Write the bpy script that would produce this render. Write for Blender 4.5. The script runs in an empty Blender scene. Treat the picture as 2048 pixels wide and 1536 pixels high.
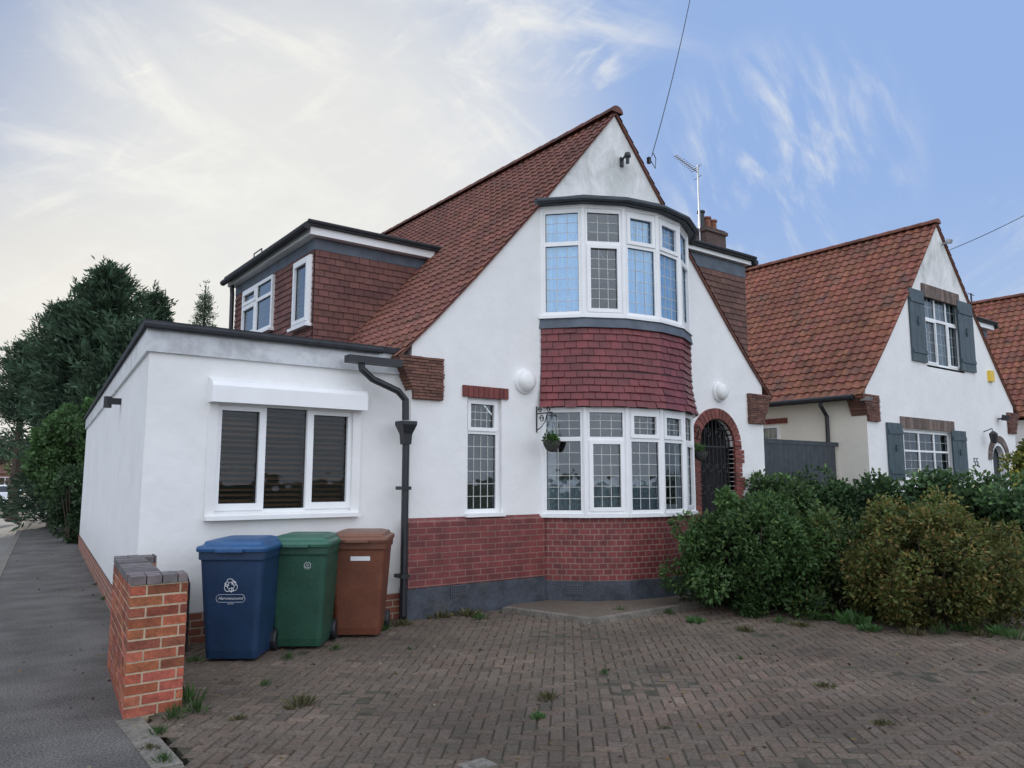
import bpy, math, random
import numpy as np
from mathutils import Vector, Matrix
from mathutils.geometry import tessellate_polygon
random.seed(7); RNG=np.random.default_rng(7)
scene=bpy.context.scene; COL=scene.collection
# ------------------------------------------------------------------ survey (viewpoint -> metric points)
PS=math.radians(37.04); TH=math.radians(7.2); FPX=1538.0; CAMZ=1.6
sn,cs,st,ct=math.sin(PS),math.cos(PS),math.sin(TH),math.cos(TH)
def ray(px,py):
    u=(px-1024)/FPX; v=(768-py)/FPX
    return Vector((sn*ct+u*cs-v*sn*st, cs*ct-u*sn-v*cs*st, st+v*ct))
def onY(px,py,Y): r=ray(px,py); t=Y/r.y; return Vector((r.x*t,Y,CAMZ+r.z*t))
def onX(px,py,X): r=ray(px,py); t=X/r.x; return Vector((X,r.y*t,CAMZ+r.z*t))
def onZ(px,py,Z=0): r=ray(px,py); t=(Z-CAMZ)/r.z; return Vector((r.x*t,r.y*t,Z))
def atd(px,d,py=966):
    k=(px-1024)/1550; return Vector((d*sn+d*k*cs, d*cs-d*k*sn, CAMZ+(966-py)/1550*d))
def rectY(x0,x1,y0,y1,Y):
    ym=(y0+y1)/2; xm=(x0+x1)/2
    return onY(x0,ym,Y).x,onY(x1,ym,Y).x,onY(xm,y1,Y).z,onY(xm,y0,Y).z
def rectX(x0,x1,y0,y1,X):
    ym=(y0+y1)/2; xm=(x0+x1)/2
    return onX(x0,ym,X).y,onX(x1,ym,X).y,onX(xm,y1,X).z,onX(xm,y0,X).z
# ------------------------------------------------------------------ mesh builder
OFF={}; W3=(1,1,1)
class MB:
    def __init__(s): s.v=[];s.f=[];s.m=[];s.c=[]
    def add(s,pts,faces,mi=0,col=W3):
        b=len(s.v); s.v.extend([tuple(p) for p in pts]); s.c.extend([col]*len(pts))
        for f in faces: s.f.append(tuple(b+i for i in f)); s.m.append(mi)
    def quad(s,*p,mi=0,col=W3): s.add(p,[tuple(range(len(p)))],mi,col)
    def obox(s,o,u,v,w,mi=0,col=W3):
        o=Vector(o);u=Vector(u);v=Vector(v);w=Vector(w)
        s.add([o,o+u,o+u+v,o+v,o+w,o+u+w,o+u+v+w,o+v+w],[(3,2,1,0),(4,5,6,7),(0,1,5,4),(1,2,6,5),(2,3,7,6),(3,0,4,7)],mi,col)
    def box(s,x0,x1,y0,y1,z0,z1,mi=0,col=W3): s.obox((x0,y0,z0),(x1-x0,0,0),(0,y1-y0,0),(0,0,z1-z0),mi,col)
    def prism(s,poly,z0,z1,mi=0,col=W3,bottom=True):
        n=len(poly); pts=[(p[0],p[1],z0) for p in poly]+[(p[0],p[1],z1) for p in poly]
        fs=[tuple(range(n,2*n))]+([tuple(reversed(range(n)))] if bottom else [])
        fs+=[(i,(i+1)%n,n+(i+1)%n,n+i) for i in range(n)]
        s.add(pts,fs,mi,col)
    def tube(s,pts,r,n=8,mi=0,col=W3,r1=None):
        pts=[Vector(p) for p in pts]; m=len(pts); vs=[]
        up=None
        for i,p in enumerate(pts):
            d=(pts[min(i+1,m-1)]-pts[max(i-1,0)]).normalized()
            if up is None:
                up=d.cross(Vector((0.31,0.2,0.93)));
                if up.length<1e-3: up=d.cross(Vector((1,0,0)))
            a=(up-d*up.dot(d)).normalized(); up=a; b=d.cross(a)
            rr=r if r1 is None else r+(r1-r)*i/(m-1)
            for k in range(n):
                t=2*math.pi*k/n; vs.append(p+a*math.cos(t)*rr+b*math.sin(t)*rr)
        fs=[(i*n+k,i*n+(k+1)%n,(i+1)*n+(k+1)%n,(i+1)*n+k) for i in range(m-1) for k in range(n)]
        fs+=[tuple(reversed(range(n))),tuple(range((m-1)*n,m*n))]
        s.add(vs,fs,mi,col)
    def lathe(s,prof,c,n=20,mi=0,axis='z',col=W3):
        vs=[]
        for r,z in prof:
            for k in range(n):
                t=2*math.pi*k/n; a,b=r*math.cos(t),r*math.sin(t)
                p={'z':(a,b,z),'y':(a,z,b),'x':(z,a,b)}[axis]
                vs.append((c[0]+p[0],c[1]+p[1],c[2]+p[2]))
        m=len(prof)
        fs=[(i*n+k,i*n+(k+1)%n,(i+1)*n+(k+1)%n,(i+1)*n+k) for i in range(m-1) for k in range(n)]
        fs+=[tuple(range(n)),tuple(range((m-1)*n,m*n))]
        s.add(vs,fs,mi,col)
    def loft(s,rings,mi=0,col=W3,cap=True):
        n=len(rings[0]); vs=[p for r in rings for p in r]; m=len(rings)
        fs=[(i*n+k,i*n+(k+1)%n,(i+1)*n+(k+1)%n,(i+1)*n+k) for i in range(m-1) for k in range(n)]
        if cap: fs+=[tuple(reversed(range(n))),tuple(range((m-1)*n,m*n))]
        s.add(vs,fs,mi,col)
    def holes(s,outer,hls,M,depth,mi=0,sides=False,d0=0.0,col=W3):
        loops=[outer]+hls
        flat=[p for l in loops for p in l]
        tris=tessellate_polygon([[Vector((p[0],p[1],0)) for p in l] for l in loops])
        s.add([M(p[0],p[1],d0) for p in flat],[tuple(t) for t in tris],mi,col)
        for l in (loops if sides else hls):
            n=len(l)
            for i in range(n):
                a,b=l[i],l[(i+1)%n]
                s.quad(M(a[0],a[1],d0),M(b[0],b[1],d0),M(b[0],b[1],d0-depth),M(a[0],a[1],d0-depth),mi=mi,col=col)
    def build(s,name,mats,parent=None,smooth=False,origin=None,uv=False,local=False):
        if not isinstance(mats,(list,tuple)): mats=[mats]
        off=Vector((0,0,0))
        if parent is not None: off=OFF[parent.name]
        elif origin is not None and not local: off=Vector(origin)
        me=bpy.data.meshes.new(name)
        V=np.array(s.v,dtype=float)-np.array(off)
        me.from_pydata(V.tolist(),[],s.f)
        for m in mats: me.materials.append(m)
        me.polygons.foreach_set('material_index',s.m)
        if smooth: me.polygons.foreach_set('use_smooth',[True]*len(s.f))
        ca=me.color_attributes.new('Col','FLOAT_COLOR','POINT')
        C=np.ones((len(s.v),4)); C[:,:3]=np.array(s.c); ca.data.foreach_set('color',C.ravel())
        if uv:
            ul=me.uv_layers.new(name='UVMap'); me.update()
            for p in me.polygons:
                nn=p.normal
                if abs(nn.z)<.7:
                    t=Vector((-nn.y,nn.x,0)).normalized()
                    for li in p.loop_indices:
                        q=Vector(s.v[me.loops[li].vertex_index]); ul.data[li].uv=(q.dot(t)+31,q.z+3)
                else:
                    for li in p.loop_indices:
                        q=s.v[me.loops[li].vertex_index]; ul.data[li].uv=(q[0]+31,q[1]+31)
        me.update()
        o=bpy.data.objects.new(name,me); COL.objects.link(o)
        if parent is not None: o.parent=parent
        elif origin is not None: o.location=origin
        OFF[o.name]=off
        return o
def tag(o,label=None,cat=None,group=None,kind=None):
    if label: o['label']=label
    if cat: o['category']=cat
    if group: o['group']=group
    if kind: o['kind']=kind
    return o
def empty(name,loc,label,cat,group=None,rz=0,local=False):
    o=bpy.data.objects.new(name,None); COL.objects.link(o); o.location=loc; o.rotation_euler=(0,0,rz)
    o.empty_display_size=.2
    OFF[o.name]=Vector((0,0,0)) if local else Vector(loc)
    return tag(o,label,cat,group)
def dup(o,loc,rz=0,label=None,group=None,scale=None):
    def cp(a,par):
        c=a.copy(); COL.objects.link(c); c.parent=par
        for ch in [x for x in bpy.data.objects if x.parent==a]: cp(ch,c)
        return c
    c=cp(o,None); c.location=loc; c.rotation_euler=(0,0,rz)
    if scale: c.scale=scale
    if label: c['label']=label
    if group: c['group']=group
    return c
# ------------------------------------------------------------------ materials
def nodes(name):
    m=bpy.data.materials.new(name); m.use_nodes=True; nt=m.node_tree
    return m,nt,nt.nodes['Principled BSDF']
def N(nt,t,**k):
    n=nt.nodes.new(t)
    for a,b in k.items(): setattr(n,a,b)
    return n
def pmat(name,col,rough=.6,var=.12,scale=4,bump=0,bscale=40,attr=False,metal=0,spec=.5,stretch=(1,1,1),var2=0,scale2=30,blot=None):
    m,nt,b=nodes(name); L=nt.links.new
    tc=N(nt,'ShaderNodeTexCoord'); mp=N(nt,'ShaderNodeMapping'); mp.inputs['Scale'].default_value=stretch
    L(tc.outputs['Object'],mp.inputs['Vector'])
    ns=N(nt,'ShaderNodeTexNoise'); ns.inputs['Scale'].default_value=scale; ns.inputs['Detail'].default_value=6; L(mp.outputs[0],ns.inputs['Vector'])
    mr=N(nt,'ShaderNodeMapRange'); mr.inputs[1].default_value=.3; mr.inputs[2].default_value=.7; mr.inputs[3].default_value=1-var; mr.inputs[4].default_value=1+var
    L(ns.outputs['Fac'],mr.inputs[0])
    rgb=N(nt,'ShaderNodeRGB'); rgb.outputs[0].default_value=(*col,1)
    sc=N(nt,'ShaderNodeVectorMath',operation='SCALE'); L(rgb.outputs[0],sc.inputs[0]); L(mr.outputs[0],sc.inputs['Scale'])
    out=sc.outputs[0]
    if var2:
        n2=N(nt,'ShaderNodeTexNoise'); n2.inputs['Scale'].default_value=scale2; n2.inputs['Detail'].default_value=4; L(tc.outputs['Object'],n2.inputs['Vector'])
        m2=N(nt,'ShaderNodeMapRange'); m2.inputs[1].default_value=.35; m2.inputs[2].default_value=.65; m2.inputs[3].default_value=1-var2; m2.inputs[4].default_value=1+var2
        L(n2.outputs['Fac'],m2.inputs[0]); s2=N(nt,'ShaderNodeVectorMath',operation='SCALE'); L(out,s2.inputs[0]); L(m2.outputs[0],s2.inputs['Scale']); out=s2.outputs[0]
    if attr:
        at=N(nt,'ShaderNodeAttribute',attribute_name='Col'); mu=N(nt,'ShaderNodeVectorMath',operation='MULTIPLY')
        L(out,mu.inputs[0]); L(at.outputs['Color'],mu.inputs[1]); out=mu.outputs[0]
    if blot:   # moss / lichen / dirt blotches: (colour, noise scale, threshold, amount)
        n4=N(nt,'ShaderNodeTexNoise'); n4.inputs['Scale'].default_value=blot[1]; n4.inputs['Detail'].default_value=9; n4.inputs['Roughness'].default_value=.68; L(tc.outputs['Object'],n4.inputs['Vector'])
        m4=N(nt,'ShaderNodeMapRange'); m4.inputs[1].default_value=blot[2]; m4.inputs[2].default_value=blot[2]+.14; m4.inputs[3].default_value=0; m4.inputs[4].default_value=blot[3]; L(n4.outputs['Fac'],m4.inputs[0])
        mx=N(nt,'ShaderNodeMixRGB'); L(m4.outputs[0],mx.inputs[0]); L(out,mx.inputs[1]); mx.inputs[2].default_value=(*blot[0],1); out=mx.outputs[0]
    L(out,b.inputs['Base Color']); b.inputs['Roughness'].default_value=rough; b.inputs['Metallic'].default_value=metal
    b.inputs['Specular IOR Level'].default_value=spec
    if bump:
        nb=N(nt,'ShaderNodeTexNoise'); nb.inputs['Scale'].default_value=bscale; nb.inputs['Detail'].default_value=5; L(tc.outputs['Object'],nb.inputs['Vector'])
        bp=N(nt,'ShaderNodeBump'); bp.inputs['Strength'].default_value=bump; bp.inputs['Distance'].default_value=.01
        L(nb.outputs['Fac'],bp.inputs['Height']); L(bp.outputs[0],b.inputs['Normal'])
    return m
def brickmat(name,c1,c2,mortar,bw=.225,rh=.075,ms=.008,rough=.7,off=.5,bump=.6):
    m,nt,b=nodes(name); L=nt.links.new
    uv=N(nt,'ShaderNodeUVMap'); br=N(nt,'ShaderNodeTexBrick'); L(uv.outputs[0],br.inputs['Vector'])
    for k,v in (('Color1',c1),('Color2',c2),('Mortar',mortar)): br.inputs[k].default_value=(*v,1)
    br.inputs['Scale'].default_value=1; br.inputs['Mortar Size'].default_value=ms; br.inputs['Mortar Smooth'].default_value=.2
    br.inputs['Brick Width'].default_value=bw; br.inputs['Row Height'].default_value=rh; br.offset=off
    tc=N(nt,'ShaderNodeTexCoord'); ns=N(nt,'ShaderNodeTexNoise'); ns.inputs['Scale'].default_value=5; ns.inputs['Detail'].default_value=9; ns.inputs['Roughness'].default_value=.65; L(tc.outputs['Object'],ns.inputs['Vector'])
    mr=N(nt,'ShaderNodeMapRange'); mr.inputs[1].default_value=.3; mr.inputs[2].default_value=.7; mr.inputs[3].default_value=.68; mr.inputs[4].default_value=1.28; L(ns.outputs['Fac'],mr.inputs[0])
    sc=N(nt,'ShaderNodeVectorMath',operation='SCALE'); L(br.outputs['Color'],sc.inputs[0]); L(mr.outputs[0],sc.inputs['Scale'])
    L(sc.outputs[0],b.inputs['Base Color']); b.inputs['Roughness'].default_value=rough
    bp=N(nt,'ShaderNodeBump',invert=True); bp.inputs['Strength'].default_value=bump; bp.inputs['Distance'].default_value=.012
    L(br.outputs['Fac'],bp.inputs['Height'])
    n2=N(nt,'ShaderNodeTexNoise'); n2.inputs['Scale'].default_value=40; L(tc.outputs['Object'],n2.inputs['Vector'])
    b2=N(nt,'ShaderNodeBump'); b2.inputs['Strength'].default_value=.25; b2.inputs['Distance'].default_value=.01; L(n2.outputs['Fac'],b2.inputs['Height']); L(bp.outputs[0],b2.inputs['Normal']); L(b2.outputs[0],b.inputs['Normal'])
    return m
def wallmat(name,col,stain=False):
    m,nt,b=nodes(name); L=nt.links.new
    g=N(nt,'ShaderNodeNewGeometry')
    n1=N(nt,'ShaderNodeTexNoise'); n1.inputs['Scale'].default_value=3.1; n1.inputs['Detail'].default_value=8; L(g.outputs['Position'],n1.inputs['Vector'])
    n2=N(nt,'ShaderNodeTexNoise'); n2.inputs['Scale'].default_value=.7; n2.inputs['Detail'].default_value=5; L(g.outputs['Position'],n2.inputs['Vector'])
    ad=N(nt,'ShaderNodeMath',operation='ADD'); L(n1.outputs['Fac'],ad.inputs[0]); L(n2.outputs['Fac'],ad.inputs[1])
    mr=N(nt,'ShaderNodeMapRange'); mr.inputs[1].default_value=.7; mr.inputs[2].default_value=1.3; mr.inputs[3].default_value=.94; mr.inputs[4].default_value=1.04; L(ad.outputs[0],mr.inputs[0])
    rgb=N(nt,'ShaderNodeRGB'); rgb.outputs[0].default_value=(*col,1)
    sc=N(nt,'ShaderNodeVectorMath',operation='SCALE'); L(rgb.outputs[0],sc.inputs[0]); L(mr.outputs[0],sc.inputs['Scale']); out=sc.outputs[0]
    sx=N(nt,'ShaderNodeSeparateXYZ'); L(g.outputs['Position'],sx.inputs[0])
    zr=N(nt,'ShaderNodeMapRange',interpolation_type='SMOOTHSTEP'); zr.inputs[1].default_value=1.1; zr.inputs[2].default_value=.25; L(sx.outputs['Z'],zr.inputs[0])
    mu=N(nt,'ShaderNodeMath',operation='MULTIPLY'); L(zr.outputs[0],mu.inputs[0]); L(n1.outputs['Fac'],mu.inputs[1])
    m7=N(nt,'ShaderNodeMath',operation='MULTIPLY'); L(mu.outputs[0],m7.inputs[0]); m7.inputs[1].default_value=.5
    mx=N(nt,'ShaderNodeMixRGB'); L(m7.outputs[0],mx.inputs[0]); L(out,mx.inputs[1]); mx.inputs[2].default_value=(.36,.33,.28,1); out=mx.outputs[0]
    if stain:
        mp=N(nt,'ShaderNodeMapping'); mp.inputs['Scale'].default_value=(1,1,.6); L(g.outputs['Position'],mp.inputs['Vector'])
        zr=N(nt,'ShaderNodeMapRange',interpolation_type='SMOOTHSTEP'); zr.inputs[1].default_value=5.3; zr.inputs[2].default_value=6.2; L(sx.outputs['Z'],zr.inputs[0])
        n3=N(nt,'ShaderNodeTexNoise'); n3.inputs['Scale'].default_value=2.4; n3.inputs['Detail'].default_value=10; n3.inputs['Roughness'].default_value=.68; n3.inputs['Distortion'].default_value=.6; L(mp.outputs[0],n3.inputs['Vector'])
        r3=N(nt,'ShaderNodeMapRange'); r3.inputs[1].default_value=.38; r3.inputs[2].default_value=.62; L(n3.outputs['Fac'],r3.inputs[0])
        mu=N(nt,'ShaderNodeMath',operation='MULTIPLY'); L(zr.outputs[0],mu.inputs[0]); L(r3.outputs[0],mu.inputs[1])
        m8=N(nt,'ShaderNodeMath',operation='MULTIPLY'); L(mu.outputs[0],m8.inputs[0]); m8.inputs[1].default_value=.75
        mx=N(nt,'ShaderNodeMixRGB'); L(m8.outputs[0],mx.inputs[0]); L(out,mx.inputs[1]); mx.inputs[2].default_value=(.42,.44,.42,1); out=mx.outputs[0]
    L(out,b.inputs['Base Color']); b.inputs['Roughness'].default_value=.85
    nb=N(nt,'ShaderNodeTexNoise'); nb.inputs['Scale'].default_value=9; nb.inputs['Detail'].default_value=9; L(g.outputs['Position'],nb.inputs['Vector'])
    bp=N(nt,'ShaderNodeBump'); bp.inputs['Strength'].default_value=.3; bp.inputs['Distance'].default_value=.02; L(nb.outputs['Fac'],bp.inputs['Height']); L(bp.outputs[0],b.inputs['Normal'])
    return m
def glassmat(name,refl=.32,tint=(.75,.85,.9),gcol=(.88,.95,1)):
    m=bpy.data.materials.new(name); m.use_nodes=True; nt=m.node_tree; nt.nodes.clear(); L=nt.links.new
    o=N(nt,'ShaderNodeOutputMaterial'); gl=N(nt,'ShaderNodeBsdfGlossy'); gl.inputs['Roughness'].default_value=.02; gl.inputs['Color'].default_value=(*gcol,1)
    tr=N(nt,'ShaderNodeBsdfTransparent'); tr.inputs['Color'].default_value=(*tint,1); mx=N(nt,'ShaderNodeMixShader')
    fr=N(nt,'ShaderNodeFresnel'); fr.inputs['IOR'].default_value=1.45; ad=N(nt,'ShaderNodeMath',operation='ADD',use_clamp=True); L(fr.outputs[0],ad.inputs[0]); ad.inputs[1].default_value=refl
    tc=N(nt,'ShaderNodeTexCoord'); ns=N(nt,'ShaderNodeTexNoise'); ns.inputs['Scale'].default_value=3.5; L(tc.outputs['Object'],ns.inputs['Vector'])
    bp=N(nt,'ShaderNodeBump'); bp.inputs['Strength'].default_value=.2; bp.inputs['Distance'].default_value=.02; L(ns.outputs['Fac'],bp.inputs['Height']); L(bp.outputs[0],gl.inputs['Normal'])
    L(ad.outputs[0],mx.inputs[0]); L(tr.outputs[0],mx.inputs[1]); L(gl.outputs[0],mx.inputs[2]); L(mx.outputs[0],o.inputs[0])
    return m
def leafmat(name,rough=.5,trans=.25):
    m,nt,b=nodes(name); L=nt.links.new
    at=N(nt,'ShaderNodeAttribute',attribute_name='Col'); L(at.outputs['Color'],b.inputs['Base Color']); b.inputs['Roughness'].default_value=rough
    b.inputs['Specular IOR Level'].default_value=.25
    t=N(nt,'ShaderNodeBsdfTranslucent'); L(at.outputs['Color'],t.inputs['Color']); mx=N(nt,'ShaderNodeMixShader'); mx.inputs[0].default_value=trans
    L(b.outputs[0],mx.inputs[1]); L(t.outputs[0],mx.inputs[2]); L(mx.outputs[0],nt.nodes['Material Output'].inputs[0])
    return m
RENDER=wallmat('white_render',(.83,.825,.81),True); CREAM=wallmat('cream_render',(.79,.75,.65))
UPVC=pmat('white_upvc',(.85,.855,.855),.3,.03); BLACK=pmat('black_plastic',(.018,.02,.024),.45,.3,6)
IRON=pmat('black_iron',(.012,.012,.013),.5,.2); LEAD=pmat('lead_flashing',(.085,.105,.135),.55,.25,5,.2,20)
SLATE=pmat('slate_paint',(.040,.050,.060),.6,.25,7,.2,30); FELT=pmat('roof_felt',(.026,.028,.033),.8,.3,8,.4,60)
CEMENT=pmat('grey_painted_cement',(.052,.060,.074),.8,.35,5,.5,30,var2=.18,blot=((.11,.10,.085),3,.56,.7))
PLINTH=brickmat('painted_brick',(.205,.046,.043),(.145,.033,.034),(.235,.125,.10),rough=.6,ms=.007)
BAYBRK=brickmat('painted_header_brick',(.21,.044,.042),(.145,.030,.033),(.255,.145,.115),bw=.118,rough=.6)
BRK=brickmat('orange_brick',(.30,.10,.06),(.23,.075,.05),(.42,.34,.25))
TILE=pmat('clay_pantile',(.178,.068,.048),.75,.20,1.3,.3,60,attr=True,var2=.22,scale2=9,blot=((.09,.062,.048),2.2,.55,.55))
TILE2=pmat('clay_roof_tile',(.225,.080,.048),.75,.20,.8,.3,60,attr=True,var2=.2,scale2=8,blot=((.10,.065,.05),1.6,.53,.7))
HUNG=pmat('hung_plain_tile',(.150,.060,.050),.7,.2,3,.2,60,attr=True)
HUNG2=pmat('brown_hung_tile',(.135,.066,.050),.75,.25,3,.2,60,attr=True,blot=((.07,.05,.04),3,.52,.6))
APRON=pmat('red_painted_tile',(.155,.024,.026),.40,.25,4,.15,50,attr=True)
CORB=pmat('corbel_tile',(.165,.080,.060),.8,.25,8,.4,60,attr=True)
BRICKV=pmat('pier_brick',(.31,.088,.046),.85,.3,14,.6,70,attr=True,var2=.15,scale2=50)
REDBR=pmat('red_arch_brick',(.185,.056,.044),.75,.25,18,.4,90,attr=True)
MORTAR=pmat('buff_mortar',(.50,.40,.28),.9,.2,20,.5,120)
COPING=pmat('blue_coping_brick',(.125,.118,.118),.75,.3,14,.4,80,attr=True)
PAVER=pmat('paving_block',(.118,.092,.070),.9,.26,.8,.7,130,attr=True,var2=.28,scale2=45,blot=((.055,.054,.034),1.1,.55,.5))
JOINT=pmat('joint_sand_moss',(.058,.052,.034),.95,.5,9,.5,60)
CONC=pmat('concrete',(.19,.172,.145),.85,.3,8,.5,70,var2=.22,blot=((.08,.076,.058),4,.50,.75))
ASPH=pmat('asphalt_pavement',(.130,.122,.113),.95,.30,1.6,1.0,110,var2=.5,scale2=70,spec=.25,blot=((.06,.056,.05),1.3,.55,.6))
ROADM=pmat('asphalt_road',(.20,.19,.175),.85,.2,.8,.5,120,var2=.2,scale2=90)
SOIL=pmat('garden_soil',(.036,.030,.020),.95,.4,6,.8,40); GRASSM=pmat('rough_grass',(.055,.075,.03),.95,.4,2,.6,30)
GLASS=glassmat('window_glass',.20,(.97,.99,1),(.66,.86,1)); GLASSM=glassmat('street_window_glass',.07); GLASSD=glassmat('dark_window_glass',.0,(.85,.83,.8))
GASK=pmat('glazing_gasket',(.03,.03,.032),.5,.1)
LATT=pmat('lattice_strip',(.55,.56,.53),.5,.05); NET=pmat('net_curtain',(.42,.72,1.0),.9,.10,8); NETD=pmat('lace_curtain',(.30,.33,.35),.9,.35,25)
BLIND=pmat('wooden_blind',(.145,.088,.055),.6,.35,3,stretch=(.6,1,2)); BARK=pmat('bark',(.07,.052,.038),.9,.35,9,.8,40,stretch=(1,1,.3))
LEAF=leafmat('leaf'); NEEDLE=leafmat('needle',.7,.3); WOOD=pmat('dark_wood',(.06,.025,.015),.5,.3,4); DARK=pmat('dark_interior',(.03,.03,.032),.9,.2)
SHUT=pmat('shutter_paint',(.050,.078,.092),.5,.2,5); GALV=pmat('aluminium',(.45,.46,.48),.4,.15,metal=.7); OPAL=pmat('opal_glass',(.82,.82,.80),.25,.03)
TERRA=pmat('terracotta_pot',(.22,.09,.055),.8,.2,9); CHIM=brickmat('chimney_brick',(.09,.05,.04),(.06,.036,.03),(.11,.09,.075))
# ------------------------------------------------------------------ generic builders
def leaf_obj(name,pos,size,cols,mat,parent=None,origin=None,aspect=.5,dirs=None,jit=.5):
    n=len(pos); pos=np.array(pos); size=np.array(size)[:,None]
    a=RNG.normal(size=(n,3))
    if dirs is not None: a=np.array(dirs)+a*jit
    a/=np.linalg.norm(a,axis=1)[:,None]
    b=np.cross(a,RNG.normal(size=(n,3))); b/=np.linalg.norm(b,axis=1)[:,None]
    nn=np.cross(a,b)
    V=np.stack([pos,pos+a*size*.5+b*size*.5*aspect,pos+a*size+nn*size*.12,pos+a*size*.5-b*size*.5*aspect],1).reshape(-1,3)
    off=np.array(OFF[parent.name] if parent is not None else (origin if origin is not None else (0,0,0)))
    V=V-off
    me=bpy.data.meshes.new(name); me.vertices.add(4*n); me.vertices.foreach_set('co',V.ravel())
    me.loops.add(4*n); me.loops.foreach_set('vertex_index',np.arange(4*n,dtype=np.int32))
    me.polygons.add(n); me.polygons.foreach_set('loop_start',np.arange(0,4*n,4,dtype=np.int32))
    me.materials.append(mat); me.update(calc_edges=True)
    ca=me.color_attributes.new('Col','FLOAT_COLOR','POINT'); C=np.ones((4*n,4)); C[:,:3]=np.repeat(np.array(cols),4,axis=0); ca.data.foreach_set('color',C.ravel())
    o=bpy.data.objects.new(name,me); COL.objects.link(o)
    if parent is not None: o.parent=parent
    elif origin is not None: o.location=origin
    OFF[o.name]=Vector(off)
    return o
def clump_leaves(c,rad,nc,rc,nl,base,seed,zmin=.03,var=.35,tip=None,flat=1.0):
    r=np.random.default_rng(seed); c=np.array(c); rad=np.array(rad)
    d=r.normal(size=(nc,3)); d/=np.linalg.norm(d,axis=1)[:,None]
    k=r.uniform(.45,1.0,size=(nc,1))**.6; lump=r.uniform(.82,1.12,size=(nc,1))
    cc=c+d*rad*k*lump*.86
    ci=r.integers(0,nc,nl); e=r.normal(size=(nl,3)); e/=np.linalg.norm(e,axis=1)[:,None]
    rr=rc*r.uniform(.6,1.25,size=nc)
    p=cc[ci]+e*(rr[ci]*r.uniform(.25,1.05,nl)**.5)[:,None]*np.array([1,1,flat])
    q=np.linalg.norm((p-c)/rad,axis=1)
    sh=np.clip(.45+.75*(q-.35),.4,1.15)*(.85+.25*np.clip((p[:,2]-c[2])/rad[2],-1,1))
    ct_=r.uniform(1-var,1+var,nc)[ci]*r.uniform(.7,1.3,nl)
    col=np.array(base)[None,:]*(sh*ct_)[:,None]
    if tip is not None:
        m=r.uniform(size=nl)<tip[1]; col[m]=np.array(tip[0])[None,:]*(sh*ct_)[m][:,None]
    ok=p[:,2]>zmin
    return p[ok],col[ok],e[ok]
def shrub(name,label,cat,c,rad,nc,rc,nl,size,base,seed,tip=None,group=None,aspect=.5,var=.35):
    o=empty(name,(c[0],c[1],0),label,cat,group)
    mb=MB(); r=random.Random(seed)
    for i in range(9):
        a=r.uniform(0,6.28); k=r.uniform(.3,.75)
        mb.tube([(c[0]+.05*math.cos(a),c[1]+.05*math.sin(a),0),(c[0]+rad[0]*k*.4*math.cos(a),c[1]+rad[1]*k*.4*math.sin(a),c[2]*.6),(c[0]+rad[0]*k*math.cos(a),c[1]+rad[1]*k*math.sin(a),c[2]+rad[2]*.5)],.025,5,r1=.006)
    mb.build('stem',BARK,o)
    p,col,e=clump_leaves(c,rad,nc,rc,nl,base,seed,tip=tip,var=var)
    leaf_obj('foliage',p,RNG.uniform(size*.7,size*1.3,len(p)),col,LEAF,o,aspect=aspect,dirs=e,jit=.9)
    return o
def conifer(label,px,d,top,wid,seed,base=(.054,.092,.056),nb=420,group='tall conifers behind the extension',h0=.02,pw=.62):
    P=atd(px,d,top); H=P.z; o=empty('conifer_tree',(P.x,P.y,0),label,'tree',group)
    mb=MB(); mb.tube([(P.x,P.y,0),(P.x,P.y,H*.5),(P.x,P.y,H*.98)],.22,8,r1=.02); mb.build('trunk',BARK,o)
    r=np.random.default_rng(seed); pos=[];col=[];dr=[]
    for i in range(nb):
        h=h0+(1-h0)*r.uniform(0,1)**.9; az=r.uniform(0,6.283); R=wid*(1-h)**pw*r.uniform(.45,1.18)+.10
        dv=np.array([math.cos(az),math.sin(az),r.uniform(-.05,.6)+.55*h])
        base_c=np.array(base)*r.uniform(.5,1.55)
        n=int(20+52*R/wid)
        t=r.uniform(.12,1,n)
        p=np.array([P.x,P.y,H*h*.94])+dv*(R*t)[:,None]+r.normal(size=(n,3))*(.05+.16*(1.06-t))[:,None]*wid/2.4
        p[:,2]-=.25*R*t**2
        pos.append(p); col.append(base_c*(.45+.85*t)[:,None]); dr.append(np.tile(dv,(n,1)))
    n=90; t=r.uniform(.84,1.0,n); p=np.stack([P.x+r.normal(size=n)*.5*(1.03-t)*2,P.y+r.normal(size=n)*.5*(1.03-t)*2,H*t],1)
    pos.append(p); col.append(np.tile(np.array(base),(n,1))); dr.append(np.tile([0,0,1.0],(n,1)))
    pos=np.concatenate(pos);col=np.concatenate(col);dr=np.concatenate(dr)
    ok=pos[:,2]>max(.1,h0*H*.85); pos,col,dr=pos[ok],col[ok],dr[ok]
    leaf_obj('crown',pos,r.uniform(.10,.28,len(pos))*wid/2.2,col,NEEDLE,o,aspect=.24,dirs=dr,jit=.6)
    return o
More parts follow.
